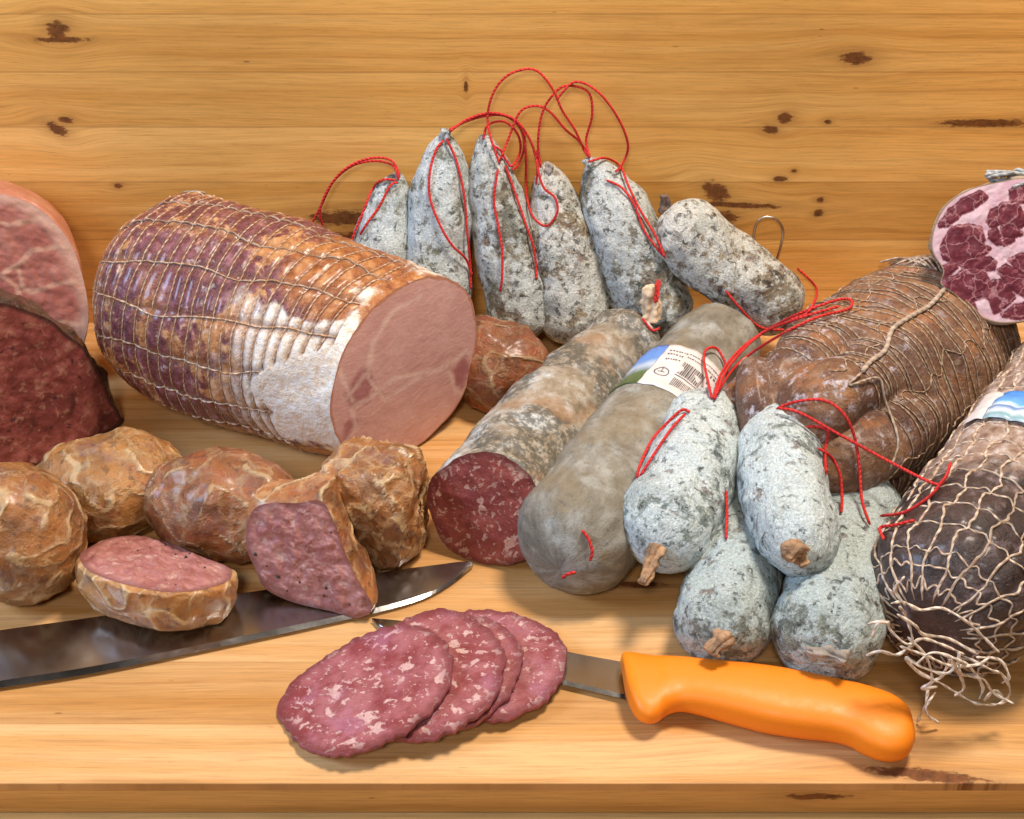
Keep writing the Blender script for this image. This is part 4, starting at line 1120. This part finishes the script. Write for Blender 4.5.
fs.append(tuple(range(K))); fs.append(tuple((n - 1) * K + j for j in reversed(range(K))))
m = M('orange_plastic', rough=.5, spec=.5, sss=.08)
sc = m.noise(2.5, 6, .75, vec=m.vm('MULTIPLY', m.pos, (.7, 2.4, 1.)))
col = m.mix(m.ma('MULTIPLY', m.step(sc, .58, .72), .2), (.84, .225, .006, 1), (.50, .13, .01, 1))
ORG = m.out(col, m.bump(m.noise(12, 3, .6), .012, .6), m.ramp(m.noise(1.5, 5, .7), [(.3, .42), (.7, .6)]))
lowest = min(v.z for v in vs)
for v in vs: v.z += .03 - lowest if lowest < .03 else 0
mk('handle', vs, fs, ORG, t)

# ---------------------------------------------------------------- salami slices
SL = 'fanned salami slices'
smat = mat_salcut('pink_salami_slice', (.235, .044, .052, 1), (.37, .125, .14, 1), (.72, .48, .45, 1), 1.2, .585, rough=.22, spot=.8, soft=.05)
rim = mat_simple('slice_rind', (.24, .06, .07), .5, 5, .05, .5)
def slice_(label, pts, seed, zf):
    lp2 = dense([V((x, y, 0)) for x, y in pts], 200)
    loop = []
    for i, p in enumerate(lp2):
        j = 2.8 * noise.noise(V((p.x * .12, p.y * .12, seed))) + .9 * noise.noise(V((p.x * .35, p.y * .35, seed)))
        c = V((sum(q.x for q in lp2) / 200, sum(q.y for q in lp2) / 200, 0)); d = (p - c).normalized()
        q = p + d * j * 1.1
        loop.append(G(q.x, q.y, .5))
    def lift(P):
        return P + V((0, 0, zf(P) - .5 + .16 * noise.noise(V((P.x * .3, P.y * .3, seed)))))
    # keep the traced outline while lifting: re-project at the lifted height
    loop = [lift(p) for p in loop]
    c = sum(loop, V((0, 0, 0))) / 200
    t = thing('salami_slice', label, 'salami slice', (c.x, c.y, 0), SL)
    vs, fs = [], []; R = 50
    for i in range(R):
        k = 1 - i / R
        for p in loop:
            q = c.lerp(p, k); q.z = zf(q) + .16 * noise.noise(V((q.x * .3, q.y * .3, seed))) + .03 * fbm(q, 1.6, 2, seed) * min(1, i / 4)
            vs.append(q)
    q = c.copy(); q.z = zf(c) + .10 * noise.noise(V((c.x * .3, c.y * .3, seed))); vs.append(q)
    for i in range(R - 1):
        for j in range(200):
            a, b = i * 200 + j, i * 200 + (j + 1) % 200; fs.append((a, b, b + 200, a + 200))
    for j in range(200): fs.append(((R - 1) * 200 + j, (R - 1) * 200 + (j + 1) % 200, R * 200))
    A, B, C2 = vs[fs[0][0]], vs[fs[0][1]], vs[fs[0][2]]
    if (B - A).cross(C2 - B).z < 0: fs = [f[::-1] for f in fs]
    o = mk('slice_face', vs, fs, smat, t, {'edge': [1 - i / R for i in range(R) for _ in range(200)] + [0.]})
    BODIES.append((vs, fs))
    # rind band and underside
    vs2, fs2 = [], []
    th = .22
    prof = [(1.0, 0.), (1.012, -.06), (1.016, -.15), (1.008, -.25), (.99, -th), (.5, -th)]
    for s_, dz in prof:
        for p in vs[:200]:
            q = c + (p - c) * s_; q.z = (p.z if s_ > .9 else zf(q)) + dz; q.z = max(.02, q.z); vs2.append(q)
    for i in range(len(prof) - 1):
        for j in range(200):
            a, b = i * 200 + j, i * 200 + (j + 1) % 200; fs2.append((a, a + 200, b + 200, b))
    fs2.append(tuple((len(prof) - 1) * 200 + j for j in range(200)))
    mk('slice_rind', vs2, fs2, rim, t)
def zplane(zl, zr, xl, xr, ):
    XL, XR = G(xl, 690, .5).x, G(xr, 690, .5).x
    return lambda P: zl + (zr - zl) * clamp((P.x - XL) / (XR - XL), -.1, 1.1)
slice_('rearmost and rightmost salami slice, lying on the small knife blade', [(565, 655), (558, 688), (530, 712), (490, 722), (440, 705), (420, 660), (440, 625), (480, 613), (520, 618), (552, 634)], 4, zplane(.75, .8, 420, 565))
slice_('salami slice showing only a narrow strip, third from the front', [(521, 672), (508, 703), (478, 728), (440, 738), (400, 722), (378, 680), (400, 640), (445, 620), (490, 628), (515, 648)], 3, zplane(.8, 1.2, 378, 521))
slice_('second salami slice, half covered by the front one', [(504, 680), (495, 712), (466, 736), (425, 748), (380, 738), (345, 700), (360, 655), (400, 630), (440, 620), (475, 632), (498, 655)], 2, zplane(.7, 1.62, 345, 504))
slice_('front salami slice lying fully exposed on top of the fan', [(452, 680), (447, 708), (420, 738), (385, 755), (345, 761), (308, 750), (285, 722), (280, 700), (296, 676), (330, 656), (370, 640), (410, 640), (438, 654)], 1, zplane(.26, 1.9, 280, 452))

# ---------------------------------------------------------------- wire loop
t = thing('wire_hook', 'thin bent steel wire loop standing against the wall behind the lying sausage', 'hook', tuple(Y(766, 300, 1.2)))
st = Strands()
st.add(crom([tuple(Y(x, y, 1.3 - .3 * (y > 240))) for x, y in [(748, 300), (751, 270), (753, 245), (755, 228), (760, 219), (768, 217), (777, 220), (783, 230), (781, 245), (776, 262), (770, 285), (768, 310)]], 8), .085, 8)
st.build('wire', mat_steel('tarnished_wire', .3, (.55, .48, .40, 1)), t)

# ---------------------------------------------------------------- strings
allv, allf = [], []
for vs, fs in BODIES:
    b = len(allv); allv += vs; allf += [tuple(i + b for i in f) for f in fs]
TREE = BVHTree.FromPolygons(allv, allf)
_sk = BODIES[:2] + BODIES[4:]; allv, allf = [], []
for vs, fs in _sk:
    b = len(allv); allv += vs; allf += [tuple(i + b for i in f) for f in fs]
TREE2 = BVHTree.FromPolygons(allv, allf)
def strings(parent, lists, name='string', r=.08, **k):
    st = Strands()
    for c in lists: drape(c, r=r, st=st, **k)
    return st.build(name, redm, parent)
W_ = 1.0
strings(s1, [[(399, 180, .2), (393, 166, 1.), (375, 161, 1.), (352, 166, 1.), (333, 182, 1.), (320, 208, 1.), (308, 230, .8), (296, 252, .8)],
             [(400, 178, .2), (392, 161, 1.2), (372, 158, 1.2), (348, 167, 1.2), (330, 186, 1.2), (320, 212, 1.), (326, 232, .5), (338, 246, .5), (346, 264, .5)],
             [(396, 180, .15), (382, 180, .3), (372, 190, .3), (362, 215, .2), (352, 240), (349, 262)], [(398, 182, .15), (390, 186, .2), (380, 205, .15), (366, 225, .15), (360, 235, .15)]], tree=TREE2)
strings(s2, [[(444, 140, .15), (436, 150), (430, 172), (430, 198), (440, 225), (452, 245), (466, 259), (472, 275, .4)], [(446, 138, .15), (456, 160), (464, 195), (467, 230), (470, 262, .3), (471, 290, .3)],
             [(449, 130, .2), (465, 122, 1.), (485, 116, 1.2), (505, 116, 1.2), (520, 128, 1.2), (524, 148, 1.1), (518, 165, 1.), (512, 170, .4)], [(449, 132, .3), (468, 119, 1.3), (492, 113, 1.3), (515, 120, 1.3), (530, 140, 1.), (537, 165, .6), (536, 185, .3)]])
strings(s3, [[(483, 140, .2), (488, 125, 1.), (505, 122, 1.), (518, 135, 1.), (520, 152, .8), (512, 166, .4), (506, 160, .2), (500, 150, .2), (492, 145, .2)],
             [(498, 168, .2), (494, 200), (498, 225), (502, 250), (502, 278), (500, 292)], [(505, 165, .2), (514, 190, .15), (526, 225), (534, 250), (537, 280)],
             [(500, 165, .3), (490, 135, .8), (488, 112, 1.2), (496, 88, 1.3), (512, 73, 1.3), (535, 70, 1.3), (552, 88, 1.3), (562, 110, 1.2), (575, 130, 1.), (584, 150, .4), (590, 158, .2)]])
strings(s4, [[(541, 168, .2), (538, 145, 1.), (541, 118, 1.2), (549, 100, 1.2), (565, 86, 1.2), (588, 92, 1.2), (592, 115, 1.1), (586, 140, .8), (590, 158, .3)],
             [(500, 160, .3), (508, 140, .8), (520, 112, 1.3), (536, 106, 1.3), (550, 112, 1.3), (566, 130, 1.), (580, 142, .8), (588, 156, .3)],
             [(524, 130, 1.2), (526, 160, .8), (526, 190, .3), (532, 215, .2), (546, 226, .15), (557, 213, .15), (555, 198, .15), (544, 188, .2), (538, 170, .4), (537, 150, 1.)]])
strings(s5, [[(588, 162, .2), (605, 158, .3), (620, 166, .2), (628, 185, .2), (640, 210, .2), (655, 235, .2), (665, 258, .2)], [(606, 180, .15), (622, 188, .15), (634, 205, .15), (645, 232, .15), (664, 257, .15)],
             [(556, 100, 1.3), (575, 82, 1.3), (598, 92, 1.3), (618, 118, 1.2), (628, 145, 1.), (622, 165, .6), (615, 172, .3)]])
strings(s6, [[(797, 268, .5), (812, 282, .5), (817, 293, .4), (808, 312, .3), (790, 320, .3)], [(725, 290, .15), (740, 308, .2), (760, 327, .3), (785, 330, .3)]])
strings(f1, [[(712, 399, .15), (708, 382, .3), (704, 362, .3), (706, 350, .4), (716, 348, .4), (724, 360, .3), (728, 374, .3)], [(713, 399, .2), (722, 372, .5), (745, 345, .5), (785, 320, .5), (830, 302, .3), (848, 299, .3), (852, 304, .3), (845, 310, .3), (815, 318, .3), (775, 338, .5), (740, 362, .6), (722, 385, .5), (714, 399, .2)],
             [(714, 400, .3), (728, 368, .6), (760, 335, .6), (800, 318, .4), (840, 306, .3)],
             [(690, 412, .15), (682, 410, .2), (668, 422, .2), (652, 440, .15), (640, 465, .15), (637, 478, .1)], [(686, 413, .2), (672, 428, .2), (658, 448, .15), (640, 476, .15)]])
strings(f2, [[(776, 409, .2), (795, 402, .3), (822, 400, .4), (842, 412, .4), (854, 435, .4), (859, 465, .3), (862, 500, .3), (870, 525, .3)], [(778, 408, .2), (800, 413, .4), (840, 435, .4), (890, 462, .3), (935, 484, .3), (945, 478, .3), (951, 462, .2)],
             [(806, 427, .2), (818, 427, .3), (828, 432, .3), (825, 450, .2), (826, 475, .2)]])
strings(f4, [[(818, 448, .3), (832, 458, .3), (840, 475, .3), (842, 500, .2), (841, 513, .2)], [(880, 516, .3), (905, 512, .2), (930, 496, .2), (945, 478, .3)], [(884, 540, .2), (880, 528, .2), (895, 525, .2), (915, 520, .2)]])
strings(f3, [[(726, 490, .2), (727, 515, .12), (726, 540, .12)]])
strings(GREY, [[(582, 530, .12), (589, 540, .15), (592, 552, .15), (590, 561, .12)], [(562, 578, .1), (568, 574, .15), (576, 572, .15)]], name='tie_string')
strings([o for o in bpy.data.objects if o.name == 'cut_salami'][0], [[(642, 318, .1), (652, 330, .15), (660, 328, .12)], [(658, 279, .1), (656, 292, .15), (655, 303, .12)], [(660, 281, .1), (658, 294, .15), (657, 302, .12)], [(655, 284, .12), (657, 290, .2), (654, 300, .15)]], name='tie_string')
# twine laid over the brown ham
st = Strands(); drape([(862, 372, .2), (870, 362, .12), (885, 350, .12), (892, 330, .12), (908, 318, .12), (930, 305, .12), (945, 288, .12)], r=.14, st=st, win=1, smooth=1)
drape([(862, 372, .2), (850, 385, .1), (878, 378, .1), (885, 400, .1), (898, 440, .1), (890, 470, .1)], r=.07, st=st, win=1, smooth=1)
for k in range(5): drape([(880 + 8 * k, 262 + k, .1), (900 + 8 * k, 258, .3), (922 + 5 * k, 264 + 2 * k, .2)], r=.07, st=st, win=1, smooth=1)
st.build('tying_twine', mat_string('pale_twine', (.50, .40, .32, 1), (.32, .24, .18, 1), 12.), NETHAM)
# blue picture label
NS = [o for o in bpy.data.objects if o.name == 'netted_salami'][0]
u1, s1_ = findu(nsal, 1003, 392); u2, s2_ = findu(nsal, 972, 432)
mid = (s1_ + s2_) / 2
sg = -1 if sin(u1) > 0 else 1
SG = 1 if proj(nsal.surf(u2 + .2, mid))[0] > proj(nsal.surf(u2, mid))[0] else -1
wr2 = Wrap(nsal, lambda a, b: (u2 + (a) / 4.8 * SG, mid - 1.4 + b), .22)
sheet('picture_label', wr2, .25, 9, 0, 3.0, bl, NS, 80, 16)
sheet('label_flap', wr2, -1.0, .23, 0, 3.0, paper, NS, 20, 16)

# ---------------------------------------------------------------- camera, lights, world
sc = bpy.context.scene
cam = bpy.data.cameras.new('camera'); co = bpy.data.objects.new('camera', cam); COL.objects.link(co)
co.location = CAM * CM; co.rotation_euler = (radians(90) - PITCH, 0, 0)
cam.lens = F / 1024 * 36; cam.sensor_width = 36; cam.clip_start = .01; cam.clip_end = 50
sc.camera = co
def area(name, loc, tgt, size, power, col):
    l = bpy.data.lights.new(name, 'AREA'); l.shape = 'DISK'; l.size = size * CM; l.energy = power; l.color = col
    o = bpy.data.objects.new(name, l); COL.objects.link(o); o.location = V(loc) * CM
    o.rotation_euler = (V(tgt) - V(loc)).to_track_quat('-Z', 'Y').to_euler(); return o
area('overhead_lamp', (30, -16, 112), (0, -15, 0), 26, 16.5, (1., .88, .74))
area('window_light', (-100, -50, 70), (0, -15, 5), 40, 11.5, (.50, .70, 1.))
area('front_fill', (-12, -140, 110), (0, 0, 12), 26, 8.5, (1., .91, .80))  # fill added from the front to brighten the wall
wd = bpy.data.worlds.new('World'); sc.world = wd; wd.use_nodes = True
bg = wd.node_tree.nodes['Background']; bg.inputs[0].default_value = (.9, .85, .8, 1); bg.inputs[1].default_value = .03
sc.view_settings.view_transform = 'Standard'; sc.view_settings.look = 'None'; sc.view_settings.exposure = 0; sc.view_settings.gamma = 1
